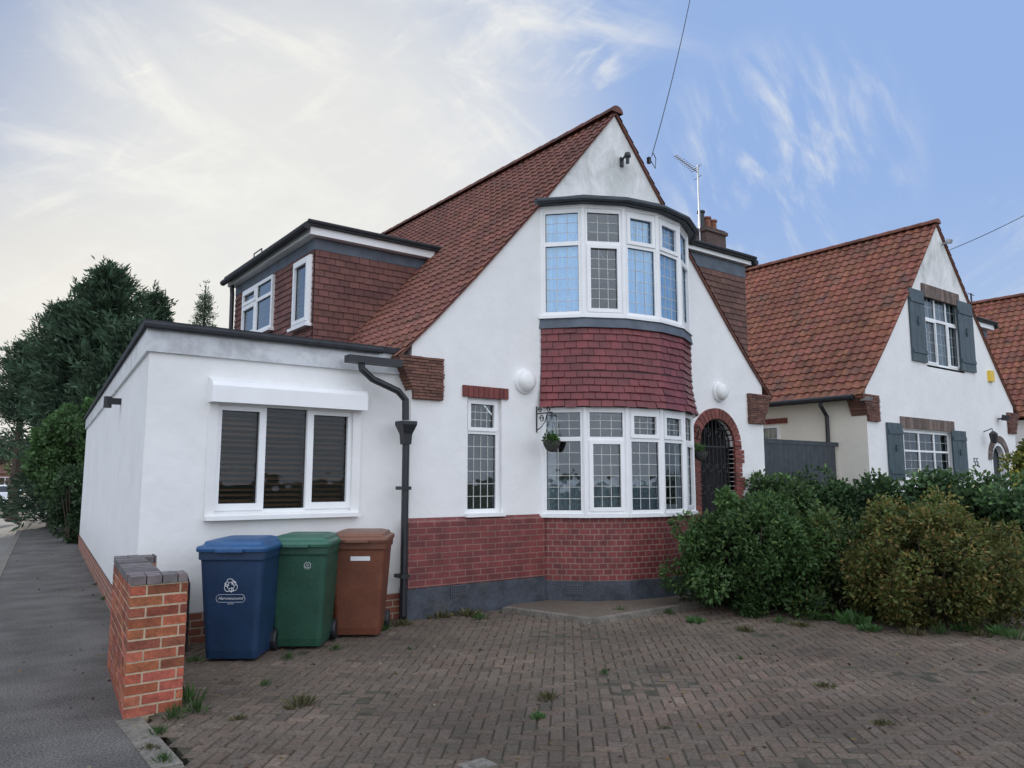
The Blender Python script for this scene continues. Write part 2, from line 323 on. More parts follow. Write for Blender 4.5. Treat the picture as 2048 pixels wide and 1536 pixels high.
def broadleaf(name,label,px,d,top,rw,seed,base=(.045,.075,.03),nl=9000,size=.16,group=None,low=.15,tip=None):
    P=atd(px,d,top); H=P.z; o=empty(name,(P.x,P.y,0),label,'tree',group)
    mb=MB(); r=random.Random(seed); mb.tube([(P.x,P.y,0),(P.x+.05,P.y,H*.4),(P.x,P.y+.1,H*.8)],.16,8,r1=.04)
    for i in range(6):
        a=i*1.05+r.uniform(0,.6); mb.tube([(P.x,P.y,H*.3),(P.x+rw*.35*math.cos(a),P.y+rw*.35*math.sin(a),H*.55),(P.x+rw*.75*math.cos(a),P.y+rw*.75*math.sin(a),H*.75)],.06,6,r1=.015)
    mb.build('trunk',BARK,o)
    z0=H*low; c=(P.x,P.y,(H+z0)/2); rad=(rw,rw,(H-z0)/2)
    p,col,e=clump_leaves(c,rad,46,rw*.30,nl,base,seed,tip=tip)
    leaf_obj('crown',p,RNG.uniform(size*.7,size*1.3,len(p)),col,LEAF,o,aspect=.6,dirs=e,jit=.9)
    return o
def tile_sheet(mb,pts,y0,y1,course,tw,amp,lift,cfun,seg=5,lip=0.0):
    P=[Vector((p[0],0,p[1])) for p in pts]; ln=[0]
    for i in range(1,len(P)): ln.append(ln[-1]+(P[i]-P[i-1]).length)
    T=ln[-1]; sgn=1 if P[-1].x>P[0].x else -1
    def at(s):
        s=max(0,min(T,s))
        for i in range(1,len(P)):
            if s<=ln[i]+1e-9:
                k=(s-ln[i-1])/(ln[i]-ln[i-1]); d=(P[i]-P[i-1]).normalized(); return P[i-1].lerp(P[i],k),Vector((-d.z*sgn,0,d.x*sgn))
    nr=max(1,round(T/course)); course=T/nr; nt=max(1,round((y1-y0)/tw)); tw=(y1-y0)/nt
    for i in range(nr):
        a,na=at(i*course); b,nb=at(min(T,(i+1)*course+.02))
        for j in range(nt):
            col=cfun(i/nr,j); A=[];B=[];Cc=[]; dl=random.uniform(-.003,.003)
            for k in range(seg+1):
                t=k/seg; y=y0+(j+t)*tw; w=amp*math.sin(2*math.pi*t)*(1 if t<.5 else .55)
                A.append(a+na*(lift+w+dl)+Vector((0,y,0))); B.append(b+nb*(w*.9)+Vector((0,y,0))); Cc.append(a+na*(w*.2-.012)+Vector((0,y,0)))
            n=seg+1
            mb.add(A+B+Cc,[(k,k+1,n+k+1,n+k) for k in range(seg)]+[(2*n+k,2*n+k+1,k+1,k) for k in range(seg)],0,col)
def hung(mb,P0,P1,z0,z1,course=.1,tw=.165,tilt=.02,cv=.22,d0=0):
    P0=Vector(P0);P1=Vector(P1); L=(P1-P0).length; u=(P1-P0)/L; n=Vector((u.y,-u.x))
    nr=max(1,round((z1-z0)/course)); course=(z1-z0)/nr
    for r in range(nr):
        zb=z0+r*course; zt=zb+course+.012; a=-(r%2)*tw*.5-random.uniform(0,.01)
        while a<L:
            b0=max(0,a); b1=min(L,a+tw-.007)
            if b1-b0>.01:
                k=random.uniform(1-cv,1+cv); col=(k,k*random.uniform(.93,1.05),k*random.uniform(.93,1.05)); j=random.uniform(-.006,.006)
                def M(q,z,d): w=P0+u*q+n*(d+d0); return (w.x,w.y,z)
                mb.add([M(b0,zb+j,tilt),M(b1,zb+j,tilt),M(b1,zt,.003),M(b0,zt,.003),M(b0,zb+j,tilt-.016),M(b1,zb+j,tilt-.016)],[(0,1,2,3),(4,5,1,0)],0,col)
            a+=tw
def window(par,P0,P1,z0,z1,cells,name='window',proud=.0,fmat=UPVC,gmat=None,curtain=None,cfrac=1.0,blind=False,sill=.05,rw=.045,depth=.07,latmat=None,label=None,bar=.008):
    P0=Vector(P0[:2]);P1=Vector(P1[:2]); L=(P1-P0).length; u=(P1-P0)/L; n=Vector((u.y,-u.x)); h=z1-z0
    def M(a,b,d): w=P0+u*a+n*d; return Vector((w.x,w.y,z0+b))
    R=lambda a0,a1,b0,b1:[(a0,b0),(a1,b0),(a1,b1),(a0,b1)]
    def bx(m,a0,a1,b0,b1,d0,d1,mi=0): m.obox(M(a0,b0,d0),M(a1,b0,d0)-M(a0,b0,d0),M(a0,b0,d1)-M(a0,b0,d0),M(a0,b1,d0)-M(a0,b0,d0),mi)
    fr=MB(); fr.holes(R(0,L,0,h),[R(*c[:4]) for c in cells],M,depth,sides=True,d0=proud)
    pn=MB()
    for c in cells:
        a0,a1,b0,b1,sash,nx,ny=c
        if sash:
            fr.holes(R(a0-.012,a1+.012,b0-.012,b1+.012),[R(a0+rw,a1-rw,b0+rw,b1-rw)],M,.06,sides=True,d0=proud+.018)
            a0+=rw;a1-=rw;b0+=rw;b1-=rw
        g=proud-.03
        pn.quad(M(a0,b0,g),M(a1,b0,g),M(a1,b1,g),M(a0,b1,g),mi=0)
        for i in range(1,nx): x=a0+(a1-a0)*i/nx; bx(pn,x-bar/2,x+bar/2,b0,b1,g-.004,g+.006,1)
        for i in range(1,ny): y=b0+(b1-b0)*i/ny; bx(pn,a0,a1,y-bar/2,y+bar/2,g-.003,g+.005,1)
        q=.007
        for A_ in ((a0,a0+q,b0,b1),(a1-q,a1,b0,b1),(a0+q,a1-q,b0,b0+q),(a0+q,a1-q,b1-q,b1)): bx(pn,*A_,g+.001,g+.009,2)
    w=fr.build(name,fmat,par)
    if label: w['label']=label
    pn.build('pane',[gmat or GLASSM,latmat or LATT,GASK],w)
    if sill:
        s=MB(); bx(s,-.03,L+.03,-.045,-.002,proud-depth,proud+sill); s.build('sill',fmat,w)
    if curtain:
        cu=MB(); k=40; pts=[]; ht=h*cfrac
        for i in range(k+1): pts.append((L*(.03+.94*i/k),proud-.10-.018*math.sin(i*1.7)-.01*math.sin(i*.63)))
        tp=lambda i: ht-.02-(.05*abs(math.sin(i*.45)) if cfrac<1 else 0)
        for i in range(k): cu.quad(M(pts[i][0],.02,pts[i][1]),M(pts[i+1][0],.02,pts[i+1][1]),M(pts[i+1][0],tp(i+1),pts[i+1][1]),M(pts[i][0],tp(i),pts[i][1]))
        cu.build('curtain',curtain,w,smooth=True)
    if blind:
        bl=MB(); k=int(h/.058)
        for i in range(k):
            z=.02+i*.058+random.uniform(-.003,.003); dl=random.uniform(-.008,.008)
            bl.quad(M(.03,z,proud-.075),M(L-.03,z+random.uniform(-.004,.004),proud-.075),M(L-.03,z+.028+dl,proud-.125),M(.03,z+.028+dl,proud-.125))
        bl.build('blind',BLIND,w)
    return w
PROF=[(0,7.27),(1.45,5.53),(2.6,4.24),(3.2,3.60),(3.74,3.06)]
def zp(dx,dz=0):
    dx=abs(dx)
    for (a,za),(b,zb) in zip(PROF,PROF[1:]):
        if dx<=b: return za+(zb-za)*(dx-a)/(b-a)+dz
    return PROF[-1][1]+dz
HW=3.51
def gable_outline(cx,dz,lift=-.03):
    pts=[(cx-HW,0),(cx+HW,0)]
    for dx in (HW,3.2,2.6,1.45): pts.append((cx+dx,zp(dx,dz)+lift))
    pts.append((cx,zp(0,dz)+lift-.03))
    for dx in (1.45,2.6,3.2,HW): pts.append((cx-dx,zp(dx,dz)+lift))
    return pts
def corbel(par,cx,sgn,Y,dz=0):
    mb=MB(); x_in=cx+sgn*3.07; n=14; zt=zp(3.62,dz)-.08
    for i in range(n):
        z1=zt-i*.037; k=i/(n-1)
        xo=cx+sgn*(3.72-.22*min(1,k*1.15)); a,b=sorted((x_in+sgn*random.uniform(0,.012),xo))
        x=a-(i%2)*.09
        while x<b:
            c=random.uniform(.6,1.3); x0=max(a,x); x1=min(b,x+.16)
            if x1-x0>.01: mb.box(x0,x1-.003,Y-.05-random.uniform(0,.016),Y+.3,z1-.029,z1-random.uniform(0,.003),0,(c,c*.97,c*.95))
            x+=.163
        mb.box(a+.004,b-.008,Y-.043,Y+.29,z1-.037,z1-.028,0,(.75,.75,.72))
    mb.build('corbel',CORB,par)
def roof_pair(par,cx,Y0,Y1,dz,mat,course,tw,amp,lift,cf,front=.05):
    mb=MB()
    for s in (-1,1):
        pts=[(cx+s*dx,z+dz) for dx,z in reversed(PROF)]
        tile_sheet(mb,pts,Y0-front,Y1,course,tw,amp,lift,cf)
    r=mb.build('roof',mat,par)
    rd=MB(); y=Y0-front-.02
    while y<Y1:
        y2=min(Y1,y+.36); c=random.uniform(.6,1.0)
        prof=[(.115*math.cos(t),.10*math.sin(t)) for t in [math.pi*k/8 for k in range(9)]]
        z=zp(0,dz)-.02
        A=[(cx+a*1.08,y,z+b*1.08) for a,b in prof]; B=[(cx+a,y2+.03,z+b) for a,b in prof]
        rd.add(A+B,[(k,k+1,10+k,9+k) for k in range(8)]+[tuple(range(9))],0,(c,c,c)); y=y2
    rd.build('ridge',mat,r)
    vg=MB()   # mortar verge under the tiles
    for s in (-1,1):
        for (a,za),(b,zb) in zip(PROF,PROF[1:]):
            o=Vector((cx+s*a,Y0-front+.01,za+dz-.035)); e=Vector((cx+s*b,Y0-front+.01,zb+dz-.035))
            vg.obox(o,e-o,(0,.1+front-.03,0),(0,0,.031),0,(.9,.95,1.0))
    vg.build('verge',mat,r)
    return r
# ================================================================== MAIN HOUSE
CX=8.08; Y0=8.07
H=empty('chalet_house',(CX,Y0,0),'nearest white house with steep tiled gable, two storey bow bay and flat roofed extension','house')
AX,AR,ASP=10.27,.45,2.17
arch=[(AX-AR,.12),(AX+AR,.12)]+[(AX+AR*math.cos(t),ASP+AR*math.sin(t)) for t in [math.pi*k/14 for k in range(15)]]
sw=rectY(934,1003,795,1026,Y0)
hl=[[(sw[0],sw[2]),(sw[1],sw[2]),(sw[1],sw[3]),(sw[0],sw[3])],arch,
    [(6.85,1.25),(9.3,1.25),(9.3,2.55),(6.85,2.55)],[(6.85,3.9),(9.3,3.9),(9.3,5.25),(6.85,5.25)]]
mb=MB(); MY=lambda a,b,d:(a,Y0-d,b)
mb.holes(gable_outline(CX,0),hl,MY,.12)
HB=16.2
for sx in (-1,1):
    x=CX+sx*HW; mb.quad((x,Y0,0),(x,HB,0),(x,HB,zp(HW)-.05),(x,Y0,zp(HW)-.05))
ol=gable_outline(CX,0); mb.quad(*[(p[0],HB,p[1]) for p in ol])
mb.build('wall',RENDER,H)
def cf_main(t,j):
    k=random.uniform(.84,1.14)*(.92+.20*(1-t)); g=random.random()
    if g<.06: k*=.72
    return (k,k*random.uniform(.92,1.1),k*random.uniform(.9,1.12))
roof_pair(H,CX,Y0,HB,0,TILE,.182,.162,.017,.021,cf_main)
corbel(H,CX,-1,Y0); corbel(H,CX,1,Y0)
# plinth
BH,BD=1.48,.80; BR=(BH*BH+BD*BD)/(2*BD); BC=Vector((CX,Y0-BD+BR)); BA=math.asin(BH/BR); NF=6
def bv(i,off=0): a=-BA+2*BA*i/NF; return Vector((BC.x+(BR+off)*math.sin(a),BC.y-(BR+off)*math.cos(a)))
def bay_ring(mb,z0,z1,off0,off1=None,mi=0,caps=True):
    off1=off0 if off1 is None else off1
    A=[bv(i,off0) for i in range(NF+1)]; B=[bv(i,off1) for i in range(NF+1)]
    for q in (A,B):
        q[0].y=max(q[0].y,Y0-.0); q[-1].y=max(q[-1].y,Y0-.0)
    n=NF+1; mb.add([(p.x,p.y,z0) for p in A]+[(p.x,p.y,z1) for p in B],[(i,i+1,n+i+1,n+i) for i in range(NF)]+([tuple(range(n)),tuple(range(n,2*n))] if caps else []),mi)
ZS=1.165
mb=MB(); mb.box(CX-HW-.03,CX-BH,Y0-.05,Y0+.0,.36,ZS-.06); mb.box(CX-HW-.03,CX-HW+.0,Y0,Y0+.15,.36,ZS-.06)
mb.add([(CX-HW-.03,Y0-.05,ZS-.06),(CX-BH,Y0-.05,ZS-.06),(CX-BH,Y0-.002,ZS),(CX-HW-.03,Y0-.002,ZS),(CX-HW-.03,Y0-.002,ZS-.06)],[(0,1,2,3),(0,3,4)]); mb.build('plinth',PLINTH,H,uv=True)
mb=MB(); mb.box(AX+.69,CX+HW+.03,Y0-.05,Y0,.36,ZS-.06); mb.build('plinth',PLINTH,H,uv=True)
mb=MB(); bay_ring(mb,.30,ZS-.04,.0); mb.build('bay_plinth',BAYBRK,H,uv=True)
mb=MB(); mb.box(CX-HW-.05,CX-BH-.02,Y0-.075,Y0+.1,0,.355); bay_ring(mb,0,.30,.035); mb.build('cement_base',CEMENT,H)
def airbrick(c,u,n):
    mb=MB(); c=Vector(c);u=Vector(u);n=Vector(n); Z=Vector((0,0,1))
    mb.obox(c-u*.11-Z*.065,u*.22,n*.012,Z*.13,0)
    for i in range(7):
        for j in range(4): mb.obox(c-u*(.1-.03*i)-Z*(.055-.03*j)+n*.0125,u*.016,n*.003,Z*.016,1)
    mb.build('air_vent',[pmat('vent',(.07,.075,.09),.7),BLACK],H)
p=onY(917,1181,Y0-.08); airbrick((p.x,Y0-.076,p.z),(1,0,0),(0,-1,0))
a_,b_=bv(0,.036),bv(1,.036); u_=(b_-a_).normalized(); q=a_.lerp(b_,.72); airbrick((q.x,q.y,.19),u_.to_3d(),(u_.y,-u_.x,0))
# bay
TZ0,TZ1=2.62,3.70; UZ0,UZ1=3.86,5.38
mb=MB(); bay_ring(mb,TZ0-.02,TZ1,.045,.0); mb.build('bay_apron_backing',pmat('apron_backing',(.06,.010,.013),.6),H)
mb=MB(); fl=lambda z:.075*max(0,(TZ0+.5-z)/.5)**1.6+.012
def bayp(s,off,z):
    i=min(NF-1,int(s)); q=bv(i,off).lerp(bv(i+1,off),s-i); return (q.x,q.y,z)
nr=11; nt_=22
for r_ in range(nr):
    zb=TZ0-.03+r_*(TZ1-TZ0+.03)/nr; zt=zb+(TZ1-TZ0+.03)/nr+.012
    for k in range(-1,nt_+1):
        s0=(k+(.5 if r_%2 else 0))*NF/nt_+.0055; s1=s0+NF/nt_-.011; s0=max(0,s0); s1=min(NF,s1)
        if s1-s0<.03: continue
        c_=random.uniform(.82,1.18); j=random.uniform(-.007,.007); cuts=[s0]+[i for i in range(1,NF) if s0<i<s1]+[s1]
        for a,b in zip(cuts,cuts[1:]):
            e=1e-6; o1=fl(zb)+.026+j*.5; o2=fl(zt)+.004
            mb.add([bayp(a+e,o1,zb+j),bayp(b-e,o1,zb+j),bayp(b-e,o2,zt),bayp(a+e,o2,zt),bayp(a+e,o1-.018,zb+j),bayp(b-e,o1-.018,zb+j)],[(0,1,2,3),(4,5,1,0)],0,(c_,c_,c_))
mb.build('hung_tile_apron',APRON,H)
mb=MB(); bay_ring(mb,TZ1-.02,TZ1+.13,.06,.03); mb.build('lead_apron_flashing',LEAD,H)
for k,(z0,z1,tf) in enumerate(((ZS,TZ0-.03,.70),(UZ0,UZ1,.665))):
    for i in range(NF):
        A,B=bv(i,.0),bv(i+1,.0); L=(B-A).length; h=z1-z0; op=(i in (1,4))
        e=.062; t=h*tf
        cells=[(e,L-e,.05,t-.03,op,3,6),(e,L-e,t+.03,h-.07,(i in (2,3)) ,3,3)]
        cur=(NET if i!=1 else None) if k else (NETD if i in (0,1,2) else None)
        window(H,A,B,z0,z1,cells,'bay_window',.012,gmat=(GLASS if k and i!=1 else GLASSM),curtain=cur,cfrac=(1 if k else .36),sill=.045,rw=.04)
for z0,z1 in ((ZS-.045,TZ0-.03),(UZ0-.045,UZ1)):
    for i in range(NF+1):
        p=bv(i,-.01); mb=MB(); mb.lathe([(.045,z0),(.045,z1)],(p.x,p.y,0),10); mb.build('bay_post',UPVC,H)
mb=MB(); bay_ring(mb,UZ1-.01,UZ1+.05,.03); mb.build('bay_soffit',UPVC,H)
mb=MB(); bay_ring(mb,UZ1+.04,UZ1+.13,.13,.14); bay_ring(mb,UZ1+.13,UZ1+.22,.15,-.45); 
mb.tube([(p.x,p.y,UZ1+.08) for p in [bv(i,.165) for i in range(NF+1)]],.034,8); mb.build('bay_roof',SLATE,H)
# small window with brick lintel
cL=sw[1]-sw[0]; cH=sw[3]-sw[2]
window(H,(sw[0],Y0+.06),(sw[1],Y0+.06),sw[2],sw[3],[(.05,cL-.05,.05,cH*.68,False,4,6),(.05,cL-.05,cH*.715,cH-.05,True,4,3)],'window',0,curtain=None,sill=.12,rw=.035)
mb=MB(); l=rectY(924,1015,774,796,Y0); n=9
for i in range(n):
    w=(l[1]-l[0])/n; c=random.uniform(.7,1.2); mb.box(l[0]+i*w+.004,l[0]+(i+1)*w-.004,Y0-.03,Y0+.05,l[2],l[3],0,(c,c,c))
mb.build('lintel',pmat('lintel_brick',(.17,.042,.037),.7,attr=True),H)
# arch, porch, gate
mb=MB()
for k in range(17):
    t0=math.pi*k/17+.012; t1=math.pi*(k+1)/17-.012; c=random.uniform(.7,1.25)
    q=[(AX+r*math.cos(t),ASP+r*math.sin(t)) for r,t in ((AR,t0),(AR+.17,t0),(AR+.17,t1),(AR,t1))]
    mb.add([(x,Y0-.05,z) for x,z in q]+[(x,Y0+.12,z) for x,z in q],[(0,1,2,3),(0,4,5,1),(1,5,6,2),(2,6,7,3),(3,7,4,0)],0,(c,c,c))
for s in (-1,1):
    z=.1; i=0
    while z<ASP-.03:
        w=.17 if (i//3)%2 else .235
        c=random.uniform(.7,1.25); a,b=sorted((AX+s*AR,AX+s*(AR+w))); mb.box(a,b,Y0-.05,Y0+.12,z,z+.066,0,(c,c,c)); z+=.075; i+=1
mb.build('arch_surround',REDBR,H)
mb=MB(); x0,x1,yb=AX-.6,AX+.6,Y0+1.3
mb.quad((x0,Y0+.12,0),(x0,yb,0),(x0,yb,2.7),(x0,Y0+.12,2.7)); mb.quad((x1,Y0+.12,0),(x1,yb,0),(x1,yb,2.7),(x1,Y0+.12,2.7)); mb.quad((x0,yb,0),(x1,yb,0),(x1,yb,2.7),(x0,yb,2.7)); mb.quad((x0,Y0,2.7),(x1,Y0,2.7),(x1,yb,2.7),(x0,yb,2.7)); mb.quad((x0,Y0,.11),(x1,Y0,.11),(x1,yb,.11),(x0,yb,.11))
mb.build('porch',pmat('porch_wall',(.16,.16,.17),.9,.2),H)
mb=MB(); mb.box(AX-.42,AX+.42,yb-.06,yb-.005,.12,2.1)
for a in (-.32,.04):
    for z in (.25,.85,1.45): mb.box(AX+a,AX+a+.28,yb-.075,yb-.055,z,z+.48)
d=mb.build('front_door',WOOD,H); mb=MB(); mb.lathe([(.03,-.05),(.035,-.02),(.02,0)],(AX+.34,yb-.08,1.05),10,axis='y'); mb.build('door_handle',GALV,d)
mb=MB(); yg=Y0+.06
for i in range(9):
    x=AX-.40+.1*i; ztop=ASP+math.sqrt(max(.0,AR**2-(x-AX)**2))-.02; mb.tube([(x,yg,.16),(x,yg,ztop)],.009,6)
for z in (.2,1.0,1.15,ASP-.02): mb.box(AX-AR+.01,AX+AR-.01,yg-.012,yg+.012,z,z+.025)
mb.tube([(AX+(AR-.015)*math.cos(math.pi*k/16),yg,ASP+(AR-.015)*math.sin(math.pi*k/16)) for k in range(17)],.014,6)
def spiral(cx,cz,r,turn,s,ph=0): return [(cx+s*r*(1-.75*k/24)*math.cos(ph+turn*2*math.pi*k/24),yg-.012,cz+r*(1-.75*k/24)*math.sin(ph+turn*2*math.pi*k/24)) for k in range(25)]
for s in (-1,1):
    for zz,rr in ((1.45,.09),(1.8,.09),(.55,.1),(.8,.09),(2.38,.09)):
        for ccx in ((.11,.30) if zz<2.2 else (.13,)): mb.tube(spiral(AX+s*ccx,zz,rr,1.6,s),.009,6)
mb.build('iron_gate',IRON,H)
# wall bracket, gable camera
mb=MB(); bx_=6.50
mb.tube([(bx_,Y0-.01,2.60),(bx_,Y0-.01,2.25)],.010,6); mb.tube([(bx_,Y0-.01,2.50),(bx_,Y0-.34,2.50)],.008,6)
mb.tube([(bx_,Y0-.01,2.28),(bx_,Y0-.10,2.31),(bx_,Y0-.19,2.39),(bx_,Y0-.23,2.49)],.007,6)
for cy,cz,r in ((Y0-.12,2.43,.05),(Y0-.26,2.545,.042),(Y0-.08,2.55,.04)): mb.tube([(bx_,cy+r*(1-.7*k/20)*math.cos(k*.5),cz+r*(1-.7*k/20)*math.sin(k*.5)) for k in range(21)],.006,5)
mb.build('basket_bracket',IRON,H)
mb=MB(); mb.tube([(9.78,Y0-.01,2.45),(9.62,Y0-.22,2.45)],.01,6); mb.tube([(9.78,Y0-.01,2.2),(9.72,Y0-.12,2.42)],.008,6); mb.build('basket_bracket',IRON,H)
p=onY(1242,322,Y0); mb=MB(); mb.box(p.x-.03,p.x+.03,Y0-.03,Y0,p.z-.1,p.z+.05); mb.tube([(p.x,Y0-.02,p.z),(p.x-.02,Y0-.14,p.z+.06)],.018,8); mb.lathe([(.05,-.02),(.055,.0),(.04,.05)],(p.x-.02,Y0-.16,p.z+.02),12); mb.lathe([(.026,-.12),(.028,-.02)],(p.x-.02,Y0-.16,p.z+.02),10); mb.build('security_lamp',BLACK,H)
p=onY(1296,322,Y0); mb=MB(); mb.box(p.x-.03,p.x+.02,Y0-.05,Y0,p.z-.05,p.z+.05); mb.tube([(p.x+.02,Y0-.04,p.z),(p.x+.1,Y0-.06,p.z-.12),(p.x+.13,Y0-.05,p.z+.06),(p.x+.03,Y0-.08,p.z+.12)],.007,5); mb.build('cable_anchor',BLACK,H)
CA=Vector((p.x,Y0-.08,p.z+.05))
# ---- left dormer
def dormer(par,xw,xr,ya,yb,zb,zt,sgn,mat,ov=.17,fh=.13):
    mb=MB(); a,b=sorted((xw,xr)); mb.box(a+.01 if sgn<0 else a,b if sgn<0 else b-.01,ya+.01,yb,zb,zt)
    d=mb.build('dormer',DARK,par)
    mb=MB()
    if sgn<0: hung(mb,(xw,ya),(xr,ya),zb,zt-.2,.1); hung(mb,(xw,yb),(xw,ya),zb,zt-.2,.1)
    else: hung(mb,(xr,ya),(xw,ya),zb,zt-.2,.1); hung(mb,(xw,ya),(xw,yb),zb,zt-.2,.1)
    mb.build('hung_tiles',mat,d)
    mb=MB(); a2,b2=(xw-.012,xr) if sgn<0 else (xr,xw+.012); mb.box(a2,b2,ya-.012,yb+.01,zt-.2,zt+.10-fh); mb.build('lead_band',LEAD,d)
    mb=MB(); o=ov-.03; a2,b2=(xw-o,xr) if sgn<0 else (xr,xw+o); mb.box(a2,b2,ya-o,yb+.1,zt+.11-fh,zt+.11); mb.build('fascia',UPVC,d)
    mb=MB(); a2,b2=(xw-ov-.03,xr) if sgn<0 else (xr,xw+ov+.03); mb.box(a2,b2,ya-ov-.03,yb+.14,zt+.1,zt+.165)
    x=xw+sgn*(ov+.05); mb.tube([(x,ya-ov-.03,zt+.08),(x,yb+.14,zt+.05)],.055,8); mb.tube([(a2,ya-ov-.03,zt+.155),(b2,ya-ov-.03,zt+.155)],.03,6)
    mb.build('flat_roof',FELT,d)
    return d
DX=4.42; DYA=10.8; DYB=14.55
d=dormer(H,DX,6.6,DYA,DYB,3.05,5.28,-1,HUNG)
mb=MB(); p=Vector((5.2,11.6,5.44)); mb.lathe([(.05,0),(.05,.1),(.08,.1),(.08,.16),(.04,.19)],p,10); mb.build('roof_vent',BLACK,d)
mb=MB(); mb.tube([(4.35,13.0,5.44),(4.35,13.0,5.62),(4.35,13.4,5.62),(4.35,13.4,5.44)],.012,6); mb.build('roof_rail',BLACK,d)
for (x0,x1,y0,y1,two) in ((487,546,568,668,True),(588,621,520,652,False)):
    a=rectX(x0,x1,y0,y1,DX-.03); L=abs(a[0]-a[1]); h=a[3]-a[2]; e=.06
    cells=[(e,L-e,e,h-e,True,1,1)] if not two else [(e,L*.5-.03,e,h*.66-.03,True,1,1),(L*.5+.03,L-e,e,h*.66-.03,False,1,1),(e,L*.5-.03,h*.66+.03,h-e,True,1,1),(L*.5+.03,L-e,h*.66+.03,h-e,False,1,1)]
    window(H,(DX-.03,a[0]),(DX-.03,a[1]),a[2],a[3],cells,'dormer_window',.03,gmat=GLASS,curtain=NET)
mb=MB(); mb.tube([(DX-.12,DYB-.1,5.25),(DX-.1,DYB-.08,5.1),(DX-.08,DYB-.08,3.2)],.04,8); mb.build('dormer_downpipe',BLACK,H)
dormer(H,11.47,9.7,8.25,12.6,3.1,5.43,1,HUNG2,ov=.12,fh=.08)
# ---- extension
EY=8.20; D=Vector((.104,.9946)); EA=Vector((1.67,EY)); EC=EA+D*13.6
EX=CX-HW; ZE=3.12
ew=rectY(420,712,806,1030,EY)
mb=MB(); mb.holes([(EA.x,.30),(EX,.30),(EX,ZE),(EA.x,ZE)],[[(ew[0],ew[2]),(ew[1],ew[2]),(ew[1],ew[3]),(ew[0],ew[3])]],lambda a,b,d:(a,EY-d,b),.10)
mb.quad((EA.x,EA.y,.30),(EC.x,EC.y,.30),(EC.x,EC.y,ZE),(EA.x,EA.y,ZE)); mb.quad((EC.x,EC.y,0),(EX,EC.y,0),(EX,EC.y,ZE),(EC.x,EC.y,ZE)); mb.quad((EX,HB,0),(EX,EC.y,0),(EX,EC.y,ZE),(EX,HB,ZE))
mb.build('extension_wall',RENDER,H)
mb=MB(); Nl=Vector((-D.y,D.x)); q=.012
mb.add([(EA.x+Nl.x*.012,EA.y-q,0),(EX,EY-q,0),(EX,EY-q,.30),(EA.x+Nl.x*.012,EA.y-q,.30),(EC.x+Nl.x*.012,EC.y,0),(EC.x+Nl.x*.012,EC.y,.30)],[(0,1,2,3),(0,3,5,4)]); mb.build('extension_brick_base',BRK,H,uv=True)
def offp(o): return [Vector((EA.x-o*1.05,EY-o)),Vector((EX-.05,EY-o)),Vector((EX-.05,EC.y)),Vector((EC.x-o*1.0,EC.y))]
mb=MB(); mb.prism([tuple(p) for p in offp(.035)],ZE-.24,ZE+.0); mb.build('extension_fascia',pmat('pale_fascia',(.62,.64,.66),.35,.10,3,blot=((.36,.37,.38),2.2,.50,.7),stretch=(1,1,3)),H)
mb=MB(); mb.prism([tuple(p) for p in offp(.075)],ZE,ZE+.07); mb.tube([(EA.x-.09,EY-.085,ZE+.015),(4.2,EY-.085,ZE+.015)],.038,8); mb.build('extension_flat_roof',FELT,H)
W=ew[1]-ew[0]; h=ew[3]-ew[2]; e=.045
c3=[(e,W*.345,.06,h-.06,True,1,1),(W*.355,W*.635,.06,h-.06,False,1,1),(W*.645,W-e,.06,h-.06,True,1,1)]
mb=MB(); R_=lambda a0,a1,b0,b1:[(a0,b0),(a1,b0),(a1,b1),(a0,b1)]
mb.holes(R_(ew[0]-.04,ew[1]+.04,ew[2]-.04,ew[3]+.04),[R_(ew[0]+.06,ew[1]-.06,ew[2]+.03,ew[3]-.06)],lambda a,b,d:(a,EY-d,b),.10,sides=True,d0=.03); mb.build('window_surround',RENDER,H)
window(H,(ew[0],EY+.03),(ew[1],EY+.03),ew[2]+.01,ew[3],c3,'window',.0,gmat=GLASSD,blind=True,sill=.13,rw=.06)
s_=rectY(424,735,768,812,EY-.15); mb=MB(); xa,xb=s_[0],s_[1]; zt=s_[3]; zb_=s_[2]
prof=[(EY,zt+.03),(EY-.14,zt-.02),(EY-.17,zt-.07),(EY-.17,zb_),(EY,zb_)]
mb.add([(xa,*p) for p in prof]+[(xb,*p) for p in prof],[tuple(range(5)),tuple(range(5,10))]+[(i,(i+1)%5,5+(i+1)%5,5+i) for i in range(5)]); mb.build('shutter_box',UPVC,H)
mb=MB()
yp=Y0-.13
P=[onY(a,b,yp) for a,b in ((722,718),(724,738),(745,758),(796,782),(811,800),(811,840))]
mb.tube(P,.042,10); P2=[onY(812,880,yp),onY(806,1232,yp)]; mb.tube(P2,.042,10)
hp=onY(812,858,yp); mb.loft([[(hp.x+sx*w,yp+sy*w,z) for sx,sy in ((-1,-1),(1,-1),(1,1),(-1,1))] for w,z in ((.047,hp.z-.18),(.055,hp.z-.06),(.095,hp.z+.05),(.095,hp.z+.09))])
g0=onY(694,715,yp); g1=onY(800,715,yp); mb.box(g0.x,g1.x,yp-.07,yp+.07,g0.z-.05,g0.z+.03)
for z in (.5,1.5): mb.box(P2[0].x-.055,P2[0].x+.055,yp-.05,Y0,z,z+.04)
mb.build('downpipe',BLACK,H)
mb=MB(); p=EA+D*3.2; mb.box(p.x-.18,p.x,p.y-.05,p.y+.05,2.62,2.70); mb.lathe([(.05,-.05),(.05,.1)],(p.x-.16,p.y,2.62),8); mb.build('side_lamp',BLACK,H)
